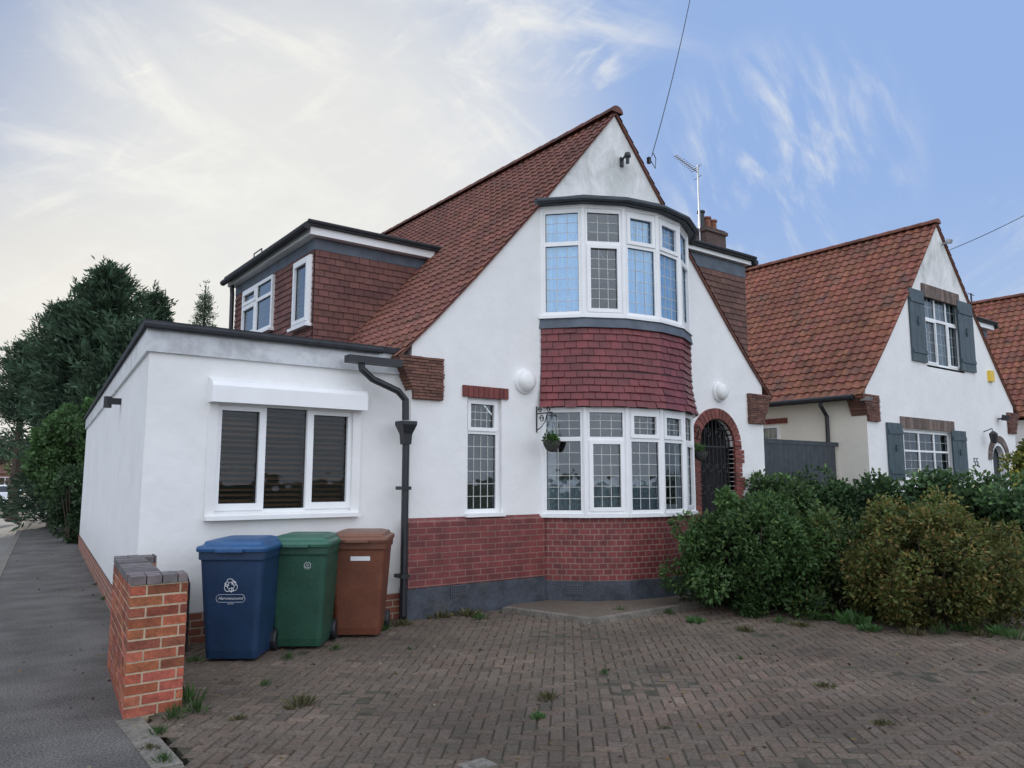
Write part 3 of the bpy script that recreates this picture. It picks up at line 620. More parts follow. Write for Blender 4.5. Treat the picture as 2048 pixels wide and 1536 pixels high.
# ------------------------------------------------------------------ wall lights
def bulkhead(px,py,label):
    p=onY(px,py,Y0); o=empty('wall_light',(p.x,Y0,p.z),label,'light','round bulkhead lights on the house front')
    mb=MB(); mb.lathe([(.165,0),(.165,-.04),(.15,-.05)],p,24,axis='y'); mb.build('base',UPVC,o)
    mb=MB(); mb.lathe([(.142,-.045),(.14,-.08),(.118,-.115),(.07,-.135),(.01,-.142)],p,24,axis='y'); mb.build('diffuser',OPAL,o,smooth=True)
bulkhead(1048,763,'round white wall light between the small window and the bay'); bulkhead(1437,784,'round white wall light above the arched porch')
def basket(c,ztop,label,seed):
    o=empty('hanging_basket',(c[0],c[1],c[2]-.2),label,'basket','hanging baskets on iron brackets')
    mb=MB(); mb.lathe([(.02,-.15),(.07,-.125),(.105,-.065),(.12,0),(.11,0.0)],c,18); mb.build('bowl',pmat('wicker',(.05,.05,.045),.8,.4,40,.8,90),o)
    mb=MB()
    for k in range(3): a=k*2.09; mb.tube([(c[0]+.115*math.cos(a),c[1]+.115*math.sin(a),c[2]),(c[0],c[1],ztop)],.003,4)
    mb.build('chain',IRON,o)
    p,col,e=clump_leaves((c[0],c[1],c[2]+.025),(.12,.12,.08),10,.05,600,(.09,.20,.05),seed,zmin=0); leaf_obj('foliage',p,RNG.uniform(.02,.05,len(p)),col,LEAF,o,dirs=e)
basket((6.50,Y0-.32,2.13),2.50,'dark hanging basket with sparse greenery left of the lower bay window',5); basket((9.60,7.84,2.06),2.45,'dark hanging basket hung beside the arched porch gate',6)
# ================================================================== NEIGHBOUR
NX,NY=17.9,7.7; DZ=.17
Nh=empty('chalet_house',(NX,NY,0),'white neighbouring chalet house number 55 with slate blue shutters and long red tiled roof','house')
uw=rectY(1851,1922,594,735,NY); gw=rectY(1810,1906,862,960,NY)
na=onY(1997,915,NY); 
arch2=[(na.x-.42,.1),(na.x+.42,.1)]+[(na.x+.42*math.cos(t),2.1+.42*math.sin(t)) for t in [math.pi*k/12 for k in range(13)]]
mb=MB(); mb.holes(gable_outline(NX,DZ),[R_(*uw),R_(*gw),arch2],lambda a,b,d:(a,NY-d,b),.1)
mb.build('wall',RENDER,Nh)
mb=MB()
for sx in (-1,1):
    x=NX+sx*HW; mb.quad((x,NY,0),(x,16.5,0),(x,16.5,zp(HW,DZ)-.05),(x,NY,zp(HW,DZ)-.05))
mb.quad(*[(p[0],16.5,p[1]) for p in gable_outline(NX,DZ)]); mb.build('side_wall',CREAM,Nh)
def cf_n(t,j):
    k=random.uniform(.82,1.15)
    if random.random()<.07: k*=.68
    return (k,k*random.uniform(.9,1.12),k*random.uniform(.88,1.12))
roof_pair(Nh,NX,NY,16.5,DZ,TILE2,.225,.195,.025,.028,cf_n)
corbel(Nh,NX,-1,NY,DZ); corbel(Nh,NX,1,NY,DZ)
W=uw[1]-uw[0]; h=uw[3]-uw[2]; c=[]
for i in range(3): a0=.06+(W-.12)/3*i+.02; a1=.06+(W-.12)/3*(i+1)-.02; c+=[(a0,a1,.06,h*.62,i!=1,2,4),(a0,a1,h*.66,h-.06,False,2,2)]
window(Nh,(uw[0],NY+.05),(uw[1],NY+.05),uw[2],uw[3],c,'window',0,curtain=NETD,rw=.03)
W=gw[1]-gw[0]; h=gw[3]-gw[2]; c=[]
for i in range(3): a0=.06+(W-.12)/3*i+.025; a1=.06+(W-.12)/3*(i+1)-.025; c+=[(a0,a1,.06,h*.56,False,2,3),(a0,a1,h*.60,h-.06,False,2,2)]
window(Nh,(gw[0],NY+.05),(gw[1],NY+.05),gw[2],gw[3],c,'window',0,rw=.03)
def shutter(x0,x1,y0,y1):
    s=rectY(x0,x1,y0,y1,NY-.05); mb=MB(); n=3; w=(s[1]-s[0])/n
    for i in range(n): mb.box(s[0]+i*w+.004,s[0]+(i+1)*w-.004,NY-.045,NY-.01,s[2],s[3])
    hh=s[3]-s[2]
    for k in (.14,.84): mb.box(s[0]+.02,s[1]-.02,NY-.065,NY-.04,s[2]+hh*k-.04,s[2]+hh*k+.04)
    mb.box(s[0]+w*1.5-.015,s[0]+w*1.5+.015,NY-.07,NY-.044,s[2]+hh*.5,s[2]+hh*.62)
    mb.box(s[0]+w*1.5-.05,s[0]+w*1.5+.05,NY-.069,NY-.045,s[2]+hh*.55,s[2]+hh*.57)
    mb.build('shutter',SHUT,Nh)
for a in ((1823,1852,580,722),(1920,1949,606,742),(1779,1809,846,960),(1908,1936,862,960)): shutter(*a)
for a in ((1842,1915,578,602),(1800,1906,838,860)):
    l=rectY(*a,NY); mb=MB(); n=14; w=(l[1]-l[0])/n
    for i in range(n): c_=random.uniform(.6,1.2); mb.box(l[0]+i*w+.004,l[0]+(i+1)*w-.004,NY-.03,NY+.04,l[2],l[3],0,(c_,c_*1.5,c_*1.7))
    mb.build('lintel',CORB,Nh)
def ring(name,r0,r1,y0,y1,nv,mat,jamb):
    mb=MB()
    for k in range(nv):
        t0=math.pi*k/nv+.012; t1=math.pi*(k+1)/nv-.012
        if mat is UPVC: t0-=.012; t1+=.012
        c_=random.uniform(.6,1.2) if mat is not UPVC else 1
        q=[(na.x+r*math.cos(t),2.1+r*math.sin(t)) for r,t in ((r0,t0),(r1,t0),(r1,t1),(r0,t1))]
        mb.add([(x,y0,z) for x,z in q]+[(x,y1,z) for x,z in q],[(0,1,2,3),(0,4,5,1),(1,5,6,2),(2,6,7,3),(3,7,4,0)],0,(c_,c_*1.6,c_*1.9))
    if jamb:
        for s in (-1,1): a,b=sorted((na.x+s*r0,na.x+s*r1)); mb.box(a,b,y0,y1,.1,2.1)
    return mb.build(name,mat,Nh)
ring('arch_surround',.42,.58,NY-.04,NY+.1,15,CORB,False)
ring('door_frame',.34,.418,NY-.01,NY+.12,15,UPVC,True)
mb=MB(); mb.quad((na.x-.5,NY+.14,.1),(na.x+.5,NY+.14,.1),(na.x+.5,NY+.14,2.6),(na.x-.5,NY+.14,2.6)); 
for i in range(3): mb.box(na.x-.4+i*.28,na.x-.16+i*.28,NY+.11,NY+.139,.3,1.9)
mb.build('front_door',SLATE,Nh)
# number 55
def text_pts(txt,size,shear=0):
    cu=bpy.data.curves.new('t','FONT'); cu.body=txt; cu.size=size; cu.align_x='CENTER'; cu.shear=shear; o=bpy.data.objects.new('t',cu); COL.objects.link(o)
    dg=bpy.context.evaluated_depsgraph_get(); me=bpy.data.meshes.new_from_object(o.evaluated_get(dg))
    v=[tuple(x.co) for x in me.vertices]; f=[tuple(p.vertices) for p in me.polygons]
    bpy.data.objects.remove(o); bpy.data.meshes.remove(me); return v,f
v,f=text_pts('55',.27); p=onY(1952,932,NY); mb=MB(); mb.add([(p.x+a,NY-.012,p.z+b) for a,b,_ in v],f); mb.build('house_number',BLACK,Nh)
p=onY(1979,752,NY); mb=MB(); mb.prism([(p.x-.11,NY-.07),(p.x+.11,NY-.07),(p.x+.13,NY),(p.x-.13,NY)],p.z-.14,p.z+.12); mb.build('alarm_box',pmat('yellow_plastic',(.75,.50,.04),.4,.05),Nh)
p=onY(1968,872,NY); mb=MB(); mb.tube([(p.x,NY,p.z+.1),(p.x-.05,NY-.2,p.z+.16),(p.x-.05,NY-.22,p.z+.08)],.012,6); mb.lathe([(.03,.1),(.09,.04),(.09,.02),(.06,-.16),(.03,-.18)],(p.x-.05,NY-.22,p.z),6); mb.build('wall_lantern',IRON,Nh)
for q,sz in (((1996,838),.1),((1884,488),.06),((1722,800),.05)):
    p=onY(*q,NY); mb=MB(); mb.tube([(p.x,NY,p.z),(p.x-.03,NY-.12,p.z)],.02,6); mb.obox((p.x-.03-sz,NY-.2,p.z-sz*.6),(2*sz,0,0),(0,.09,.02),(0,-.03,sz*1.3)); mb.build('security_lamp',BLACK if sz>.07 else GALV,Nh)
xs=NX-HW; mb=MB(); zg=zp(3.74,DZ)-.02; mb.tube([(xs-.27,NY+.1,zg),(xs-.27,16.5,zg)],.06,8)
yd=onX(1655,850,xs-.05).y; mb.tube([(xs-.27,yd,zg),(xs-.26,yd,zg-.12),(xs-.06,yd,zg-.32),(xs-.06,yd,.1)],.04,8); mb.build('gutter',BLACK,Nh)
a=rectX(1524,1560,852,892,xs); window(Nh,(xs-.01,a[0]),(xs-.01,a[1]),a[2],a[3],[(.05,abs(a[0]-a[1])-.05,.05,a[3]-a[2]-.05,False,3,3)],'window',.02)
mb=MB(); yl=(a[0]+a[1])/2; 
for i in range(6): mb.box(xs-.03,xs+.02,yl-.42+.14*i,yl-.29+.14*i,a[3]+.04,a[3]+.15)
mb.build('lintel',REDBR,Nh)
# neighbour dormer on its far slope + chimney
dd=dormer(Nh,NX+HW-.05,NX+1.9,NY+.45,12.5,3.1,5.45,1,HUNG)
c=(NX,14.1); mb=MB(); mb.box(c[0]-.45,c[0]+.45,c[1]-.3,c[1]+.3,7.0,8.95); mb.box(c[0]-.5,c[0]+.5,c[1]-.35,c[1]+.35,8.8,8.9); ch=mb.build('chimney',CHIM,Nh,uv=True)
for dx,hh,m in ((-.28,.55,BLACK),(.0,.42,TERRA),(.27,.38,TERRA)):
    mb=MB(); mb.lathe([(.12,0),(.10,.05),(.095,hh-.08),(.125,hh-.05),(.12,hh)],(c[0]+dx,c[1],8.95),12); mb.build('chimney_pot',m,ch)
A=empty('tv_aerial',(c[0]-.48,c[1]-.1,8.2),'thin metal television aerial on a mast above the chimney','aerial')
mx,my=c[0]-.48,c[1]-.1; mb=MB(); mb.tube([(mx,my,8.1),(mx,my,10.85)],.026,6); mb.build('mast',GALV,A)
r=ray(1397,345); t_=(Vector((mx,my,0)).to_2d().length)/r.to_2d().length; e=Vector((mx,my,CAMZ+r.z*t_)); r=ray(1350,311); t=Vector((0,0,CAMZ))+r*(t_*.99); dv=(t-e); mb=MB(); mb.tube([e,t],.018,5)
pd=dv.normalized().cross(Vector((0,0,1))).normalized()*.20
for i in range(11): q=e+dv*(.12+.085*i); s=pd*(1-.03*i)+Vector((0,0,.03)); mb.tube([q-s,q+s],.011,4)
for s in (-1,1): mb.tube([e+Vector((0,0,.02))-pd*.9+Vector((0,0,.16*s)),e+pd*.9+Vector((0,0,.16*s))],.012,4)
mb.tube([e+Vector((0,0,-.18)),e+Vector((0,0,.2))],.014,4); mb.build('antenna',GALV,A)
# ---- third house
TX,TY=27.9,7.4
Th=empty('chalet_house',(TX,TY,0),'red tiled roof of the third house, beyond the neighbour at the right edge','house')
mb=MB(); mb.quad(*[(p[0],TY,p[1]) for p in gable_outline(TX,.3)]); mb.quad(*[(p[0],16.5,p[1]) for p in gable_outline(TX,.3)])
for sx in (-1,1): x=TX+sx*HW; mb.quad((x,TY,0),(x,16.5,0),(x,16.5,3.3),(x,TY,3.3))
mb.build('wall',RENDER,Th); roof_pair(Th,TX,TY,16.5,.3,TILE2,.25,.215,.03,.032,cf_n)
mb=MB(); mb.box(TX-.02,TX+.02,11,11.04,7.6,7.95); mb.box(TX-.25,TX+.25,11.01,11.03,7.9,7.92); mb.build('roof_finial',BLACK,Th)
# ---- cables
def cable(name,a,b,label,sag=.15):
    a=Vector(a);b=Vector(b); pts=[]
    for i in range(17): t=i/16; q=a.lerp(b,t); q.z-=sag*4*t*(1-t); pts.append(q)
    mb=MB(); mb.tube(pts,.0075,5); tag(mb.build(name,BLACK,origin=tuple(a)),label,'cable')
r=ray(1392,-60); cable('overhead_cable',CA,Vector((0,0,CAMZ))+r*(9.0/r.z),'thin black cable rising from the main gable out of the picture')
r=ray(2120,392); cable('overhead_cable',onY(1899,500,NY-.05),Vector((0,0,CAMZ))+r*16,'thin cable rising from the neighbouring gable at the right edge',.05)
# ---- side gate
G=empty('side_gate',(12.9,8.3,0),'dark slate painted boarded gate between the two houses','gate')
mb=MB(); x=11.64
while x<14.2: mb.box(x,min(14.33,x+.14),8.3,8.325,.05,2.28); x+=.145
mb.build('board_panel',SLATE,G); mb=MB(); mb.box(11.62,14.36,8.29,8.34,2.28,2.36); mb.build('top_rail',SLATE,G)
# ================================================================== GROUND
def sheet(name,poly,z,mat,z0=None,uv=False):
    mb=MB()
    if z0 is None: mb.quad(*[(p[0],p[1],z) for p in poly])
    else: mb.prism(poly,z0,z,bottom=False)
    return tag(mb.build(name,mat,origin=(0,0,0),uv=uv),kind='structure')
sheet('ground',[(-1500,-1500),(1500,-1500),(1500,1500),(-1500,1500)],-.16,GRASSM)
def LP(s,o): q=EA+D*s+Nl*o; return (q.x,q.y)
KO=1.47
sheet('road',[LP(-30,KO+.0),LP(400,KO+.0),LP(400,KO+7.5),LP(-30,KO+7.5)],-.12,ROADM)
sheet('front_road',[LP(-30,KO),LP(-9.5,KO),(60,-1.2),(60,-9)],-.124,ROADM)
sheet('pavement',[LP(-9.0,KO-.13),LP(-9,-60),LP(-7.0,-60),LP(-7.0,.42),LP(0,.0),LP(200,.0),LP(200,KO-.13)],0,ASPH,-.15)
mb=MB(); s=-9
while s<120:
    c_=random.uniform(.85,1.1); a,b=Vector(LP(s,KO-.125)),Vector(LP(s+.905,KO-.125)); mb.obox((a.x,a.y,-.15),(b.x-a.x,b.y-a.y,0),(Nl.x*.125,Nl.y*.125,0),(0,0,.155),0,(c_,c_,c_)); s+=.915
tag(mb.build('kerb',CONC,origin=(0,0,0)),kind='structure')
sheet('front_garden',[(1.3,1.0),(60,-6),(60,60),(3,60),(EC.x,EC.y),(1.67,8.2)],-.03,SOIL,-.15)
# driveway: herringbone blocks
drive=[(1.30,1.3),(1.36,8.2),(4.5,8.2),(6.9,7.9),(8.2,6.6),(8.9,6.05),(9.4,4.8),(10.2,3.6),(14,2.4),(14,.3),(6,.3)]
def inside(x,y,poly):
    c=False; n=len(poly)
    for i in range(n):
        x0,y0=poly[i];x1,y1=poly[(i+1)%n]
        if (y0>y)!=(y1>y) and x<(x1-x0)*(y-y0)/(y1-y0)+x0: c=not c
    return c
sheet('driveway_bed',drive,-.005,JOINT,-.10)
mb=MB(); ang=math.radians(-41); ca,sa=math.cos(ang),math.sin(ang); w=.089
pc=onZ(1490,1365)
for i in range(-160,180):
    for j in range(-160,180):
        k=(i-j)%4
        if k==0: rx,ry,lx,ly=i,j,2,1
        elif k==3: rx,ry,lx,ly=i,j,1,2
        else: continue
        cx_,cy_=(rx+lx/2)*w,(ry+ly/2)*w
        X=6+cx_*ca-cy_*sa; Y=4.5+cx_*sa+cy_*ca
        if X<1.3 or X>14 or Y<.4 or Y>8.25 or not inside(X,Y,drive): continue
        if abs((X*cs-Y*sn))/(max(.1,X*sn+Y*cs))>.86 or X*sn+Y*cs<2.6: continue
        z=random.gauss(0,.002)+.006*math.sin(X*2.1+Y)*math.sin(Y*1.7-X*.6); tx,ty=random.gauss(0,.006),random.gauss(0,.006); g=.0030; hx,hy=lx*w/2-g,ly*w/2-g; bv_=.006
        dd_=((X-pc.x)/1.5)**2+((Y-pc.y)/.75)**2
        k_=random.uniform(.87,1.13)
        if random.random()<.05: k_*=.78
        if random.random()<.03: k_*=1.25
        red=max(0,1-dd_)**.5*(random.random()>.3)*.42; rr=random.random()**2
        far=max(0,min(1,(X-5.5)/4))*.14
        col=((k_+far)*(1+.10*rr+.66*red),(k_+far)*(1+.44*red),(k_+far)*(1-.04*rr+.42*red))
        def Q(a,b,zz): 
            x_,y_=cx_+a,cy_+b; return (6+x_*ca-y_*sa,4.5+x_*sa+y_*ca,zz+z+a*tx+b*ty)
        b_=[Q(-hx,-hy,-.008),Q(hx,-hy,-.008),Q(hx,hy,-.008),Q(-hx,hy,-.008)]; t_=[Q(-hx+bv_,-hy+bv_,.002),Q(hx-bv_,-hy+bv_,.002),Q(hx-bv_,hy-bv_,.002),Q(-hx+bv_,hy-bv_,.002)]
        mb.add(b_+t_,[(4,5,6,7),(0,1,5,4),(1,2,6,5),(2,3,7,6),(3,0,4,7)],0,col)
tag(mb.build('driveway',PAVER,origin=(0,0,0)),kind='structure')
mb=MB(); y=1.2
while y<5.9:
    x=1.12+.03*(y-1.2)/4.7; c_=random.uniform(.8,1.1); mb.box(x-.02,x+.14,y,min(5.9,y+.58),-.1,.010+random.uniform(-.005,.006),0,(c_,c_,c_)); y+=.60
tag(mb.build('drive_edging',CONC,origin=(0,0,0)),kind='structure')
# raised path to the door
pp=[(5.85,7.85),(6.15,6.62),(8.9,6.75),(11.4,7.1),(11.4,8.02),(6.0,8.02)]
sheet('front_path',pp,.05,PAVER,-.1)
mb=MB(); 
for a,b in zip(pp[:3],pp[1:4]):
    a=Vector(a);b=Vector(b); u=(b-a).normalized(); nn=Vector((u.y,-u.x)); mb.obox((a.x,a.y,-.1),(b.x-a.x,b.y-a.y,0),(nn.x*.09,nn.y*.09,0),(0,0,.165))
tag(mb.build('path_edging',CONC,origin=(0,0,0)),kind='structure')
# drain cover
p=onZ(955,1533); mb=MB(); mb.box(p.x-.09,p.x+.09,p.y-.07,p.y+.07,-.005,.012); mb.lathe([(.05,.012),(.05,.016),(.0,.016)],(p.x,p.y,0),12); tag(mb.build('drain_cover',CONC,origin=(p.x,p.y,0)),'small pale drain cover at the bottom edge of the drive','drain cover')
# ================================================================== BRICK BOUNDARY WALL
BW=empty('boundary_wall',(1.2,5.95,0),'low orange brick garden wall with dark coping beside the pavement','wall')
Dw=Vector((.112,.9937)); Uw=Vector((.9937,.06)).normalized(); O=Vector((1.175,5.92))
core=MB(); brk=MB(); cop=MB(); NR=12; RH=.0735
def wing(o,u,v,lu,lv,start):
    core.obox((o.x+.0035*u.x+.0035*v.x,o.y+.0035*u.y+.0035*v.y,-.05),(u*(lu-.007)).to_3d(),(v*(lv-.007)).to_3d(),(0,0,NR*RH+.05))
    for r_ in range(NR):
        a=-.1125 if (r_+start)%2 else 0
        while a<lu:
            a0=max(0,a); a1=min(lu,a+.213)
            if a1-a0>.03:
                c_=random.uniform(.6,1.3); q=o+u*a0; z=r_*RH+.005; col=(c_,c_*random.uniform(.85,1.2),c_*random.uniform(.85,1.2))
                j=random.uniform(-.002,.002)
                brk.obox((q.x+j*v.x,q.y+j*v.y,z+random.uniform(-.001,.001)),(u*(a1-a0)).to_3d(),(v*lv).to_3d(),(0,0,RH-.013),0,col)
            a+=.226
    zt=NR*RH; a=0
    while a<lu-.02:
        a1=min(lu,a+.105); q=o+u*a-v*.010; c_=random.uniform(.65,1.25); j=random.uniform(-.003,.003)
        cop.obox((q.x,q.y,zt+.003),(u*(a1-a-.008)).to_3d(),(v*(lv+.020)).to_3d(),(0,0,.055+j),0,(c_*random.uniform(.95,1.2),c_,c_)); a=a1
wing(O,Uw,Dw,.385,.215,0)
wing(O+Dw*.225,Dw,Uw,1.30,.215,1)
wing(O+Dw*1.53,Uw,Dw,.34,.215,0)
brk.build('brickwork',BRICKV,BW); core.build('mortar_core',MORTAR,BW); cop.build('coping',COPING,BW)
# ================================================================== BINS
def rr(hw,yf,yb,r,z):
    pts=[]
    for cx_,cy_,a0 in ((hw-r,yb-r,0),(-hw+r,yb-r,90),(-hw+r,yf+r,180),(hw-r,yf+r,270)):
        for k in range(5): a=math.radians(a0+k*22.5); pts.append((cx_+r*math.cos(a),cy_+r*math.sin(a),z))
    return pts
def bin_(pos,rz,col,lidcol,label,kind):
    o=empty('wheelie_bin',(pos[0],pos[1],0),label,'bin','wheelie bins in front of the extension',rz,local=True)
    m=pmat(kind+'_bin_plastic',col,.45,.18,4,.3,140,var2=.10,scale2=40,blot=((.09,.085,.075),3.5,.60,.30))
    ml=pmat(kind+'_lid_plastic',lidcol,.42,.15,4,.3,140,var2=.10,scale2=40,blot=((.13,.125,.11),4,.60,.30))
    mb=MB(); mb.loft([rr(.225,-.245,.2,.04,.03),rr(.235,-.26,.24,.05,.10),rr(.283,-.338,.33,.055,.88),rr(.285,-.342,.335,.055,.90),rr(.300,-.362,.35,.06,.905),rr(.302,-.366,.352,.06,.985)],0)
    for x in (-.2,.2): mb.box(x-.015,x+.015,.25,.345,.55,.9)
    mb.build('body',m,o)
    mb=MB(); mb.loft([rr(.312,-.39,.37,.06,.975),rr(.316,-.395,.375,.06,1.0),rr(.31,-.385,.37,.06,1.02),rr(.272,-.335,.345,.06,1.035),rr(.262,-.32,.335,.06,1.06),rr(.20,-.20,.28,.06,1.078)],0)
    mb.box(-.12,.12,-.425,-.38,.975,1.0); ld=mb.build('lid',ml,o)
    mb=MB(); mb.tube([(-.27,.35,.97),(-.25,.43,1.0),(.25,.43,1.0),(.27,.35,.97)],.017,8); mb.box(-.16,-.10,.34,.42,.96,1.03); mb.box(.10,.16,.34,.42,.96,1.03); mb.build('handle',m,o)
    for s in (-1,1):
        mb=MB(); mb.lathe([(.03,-.028),(.095,-.028),(.102,-.015),(.102,.015),(.095,.028),(.03,.028)],(s*.25,.25,.102),20,axis='x'); mb.build('wheel',BLACK,o)
    mb=MB(); mb.tube([(-.27,.25,.102),(.27,.25,.102)],.012,8); mb.build('axle',GALV,o)
    WH=pmat('print_white_'+kind,(.75,.78,.80),.5,.03)
    yf=lambda z:-.26-.078*(z-.10)/.78-.004
    mk=MB()
    def P3(x,z): return (x,yf(z),z)
    if kind=='blue':
        for txt,sz,z,sh in (('Harrowcouncil',.036,.553,.35),('LONDON',.013,.512,0)):
            v,f=text_pts(txt,sz,sh); mk.add([P3(a,z+b) for a,b,_ in v],f)
        L_=[];hw,hh,r=.128,.034,.032; zc=.563
        for cx_,cz_,a0 in ((hw-r,hh-r,0),(-hw+r,hh-r,90),(-hw+r,-hh+r,180),(hw-r,-hh+r,270)):
            for k in range(6): a=math.radians(a0+k*18); L_.append((cx_+r*math.cos(a),zc+cz_+r*math.sin(a)))
        L_.append(L_[0]); mk.tube([P3(*q) for q in L_],.0013,4)
        for k in range(3):   # three chasing-arrow loop
            R0=math.radians(120*k)
            def T(x,z): x*=1.2; z*=1.2; return P3(x*math.cos(R0)-z*math.sin(R0),.674+x*math.sin(R0)+z*math.cos(R0))
            for q in ([(-.045,.0),(-.022,.046),(-.006,.052),(.012,.048),(.028,.022)],[(-.026,-.006),(-.010,.026),(.004,.028),(.012,.012)],[(-.045,0),(-.026,-.006)],[(.038,.03),(.034,.002),(.006,.012),(.038,.03)]):
                mk.tube([T(*a) for a in q],.0028,4)
    elif kind=='green':
        z=.80; q=[(-.03,-.02),(-.03,.01),(-.01,.03),(.0,.012),(.012,.03),(.03,.012),(.03,-.02),(-.03,-.02)]; mk.tube([P3(.10+a,z+b) for a,b in q],.0022,4); mk.tube([P3(.10+a,z+b) for a,b in ((-.018,-.012),(-.006,.006),(.002,-.010),(.016,.008))],.002,4)
        v,f=text_pts('HARROW',.012); mk.add([P3(.10+a,z-.038+b) for a,b,_ in v],f)
    else:
        mk.quad(P3(-.07,.785),P3(.13,.785),P3(.13,.83),P3(-.07,.83))
    mk.build('printed_mark',WH,o)
    return o
bin_((2.42,7.38),math.radians(-36),(.011,.038,.092),(.018,.085,.215),'blue wheelie bin with white printed recycling symbol','blue')
bin_((3.09,7.53),math.radians(-36),(.018,.074,.046),(.034,.125,.085),'green wheelie bin between the blue bin and the brown bin','green')
bin_((3.79,7.70),math.radians(-34),(.145,.048,.024),(.175,.072,.040),'brown wheelie bin beside the black drainpipe','brown')
MBx=empty('meter_box',(1.92,7.95,0),'dark rounded utility box behind the blue wheelie bin','box')
mb=MB(); mb.loft([rr(.17,-.12,.12,.06,0),rr(.17,-.12,.12,.06,.62),rr(.15,-.10,.11,.06,.70)],0)
V_=[(1.92+a,7.95+b,c_) for a,b,c_ in mb.v]; mb.v=V_; mb.build('body',SLATE,MBx); mb=MB(); mb.tube([(1.78,7.82,.03),(1.78,7.82,.62),(1.83,7.83,.66),(2.03,7.83,.66)],.008,5); mb.build('seal',LATT,MBx)
# ================================================================== PLANTS
def gp(px,d): q=atd(px,d); return q.x,q.y
x,y=gp(1502,9.9); shrub('garden_shrub','dense dark green rounded shrub in front of the bay','shrub',(x,y,.62),(1.16,1.05,.90),150,.18,42000,.064,(.064,.130,.040),11,tip=((.12,.20,.06),.24),var=.24)
x,y=gp(1850,9.1); shrub('garden_shrub','olive and bronze leaved shrub at the right of the drive','shrub',(x,y,.55),(1.36,1.1,.87),170,.18,46000,.052,(.120,.150,.038),12,tip=((.23,.17,.05),.30),var=.22)
x,y=gp(1672,9.7); shrub('garden_shrub','low green shrub filling the gap between the round shrubs','shrub',(x+.1,y+.1,.52),(1.05,.85,.80),80,.19,20000,.062,(.076,.132,.040),13,tip=((.16,.17,.05),.24),var=.28)
he=empty('boundary_hedge',(12.9,6,0),'long dark green hedge in front of the neighbouring house','hedge')
P_=[];C_=[];E_=[]
for i in range(10):
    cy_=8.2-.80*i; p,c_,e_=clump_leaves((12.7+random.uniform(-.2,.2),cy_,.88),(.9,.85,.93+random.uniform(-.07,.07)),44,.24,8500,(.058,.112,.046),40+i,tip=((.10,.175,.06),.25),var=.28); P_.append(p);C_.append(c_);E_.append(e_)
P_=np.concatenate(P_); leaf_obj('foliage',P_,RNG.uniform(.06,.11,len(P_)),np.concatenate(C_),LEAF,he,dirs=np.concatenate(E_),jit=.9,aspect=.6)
mb=MB()
for i in range(14): yy=8.2-.55*i; mb.tube([(12.8,yy,0),(12.75,yy+.1,1.2)],.03,5,r1=.01)
mb.build('stem',BARK,he)
x,y=gp(1550,13.0); shrub('garden_shrub','leafy green bush beside the porch below the dark gate','shrub',(x,y,.85),(.85,.75,.95),50,.23,11000,.09,(.064,.122,.044),14,tip=((.12,.2,.06),.25))
x,y=gp(2070,14.6); shrub('garden_shrub','yellow green shrub at the right edge near the lantern','shrub',(x,y,1.2),(.6,.6,1.25),30,.25,8000,.10,(.16,.20,.045),15,tip=((.34,.32,.06),.3))
# conifers & trees on the left
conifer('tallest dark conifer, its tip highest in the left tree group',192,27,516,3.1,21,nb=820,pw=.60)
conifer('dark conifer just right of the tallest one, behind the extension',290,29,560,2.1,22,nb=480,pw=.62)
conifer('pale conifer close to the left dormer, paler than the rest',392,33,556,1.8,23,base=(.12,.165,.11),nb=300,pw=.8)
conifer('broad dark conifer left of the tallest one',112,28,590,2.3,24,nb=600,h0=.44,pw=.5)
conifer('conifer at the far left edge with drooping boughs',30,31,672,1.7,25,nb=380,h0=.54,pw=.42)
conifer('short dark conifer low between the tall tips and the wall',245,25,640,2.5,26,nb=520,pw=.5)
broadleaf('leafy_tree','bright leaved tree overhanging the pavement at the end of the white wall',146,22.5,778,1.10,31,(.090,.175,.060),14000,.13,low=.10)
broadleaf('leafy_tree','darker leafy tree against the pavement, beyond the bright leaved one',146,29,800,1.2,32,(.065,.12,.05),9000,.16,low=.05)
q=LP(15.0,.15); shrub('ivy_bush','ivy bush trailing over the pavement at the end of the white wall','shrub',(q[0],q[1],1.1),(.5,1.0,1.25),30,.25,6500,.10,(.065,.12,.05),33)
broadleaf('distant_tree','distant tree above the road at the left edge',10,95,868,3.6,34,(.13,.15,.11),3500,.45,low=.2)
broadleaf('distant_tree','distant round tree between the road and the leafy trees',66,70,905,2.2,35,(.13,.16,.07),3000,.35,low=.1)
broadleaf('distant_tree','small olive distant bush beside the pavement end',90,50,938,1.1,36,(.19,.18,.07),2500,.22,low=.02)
# far house
q=atd(10,92); FH=empty('distant_house',(q.x,q.y,0),'small distant house with dark roof at the end of the road','house')
mb=MB(); mb.box(q.x-5,q.x+5,q.y,q.y+7,0,2.6); mb.build('wall',BRK,FH,uv=True)
mb=MB(); mb.add([(q.x-5.4,q.y-.4,2.5),(q.x+5.4,q.y-.4,2.5),(q.x+5.4,q.y+7.4,2.5),(q.x-5.4,q.y+7.4,2.5),(q.x-3.6,q.y+3.5,5.0),(q.x+3.6,q.y+3.5,5.0)],[(0,1,5,4),(1,2,5),(2,3,4,5),(3,0,4)]); mb.build('roof',HUNG2,FH)
for dx in (-3,0,3):
    window(FH,(q.x+dx-.7,q.y-.02),(q.x+dx+.7,q.y-.02),.9,2.1,[(.08,.66,.08,1.12,False,1,1),(.74,1.32,.08,1.12,False,1,1)],'window',.02)
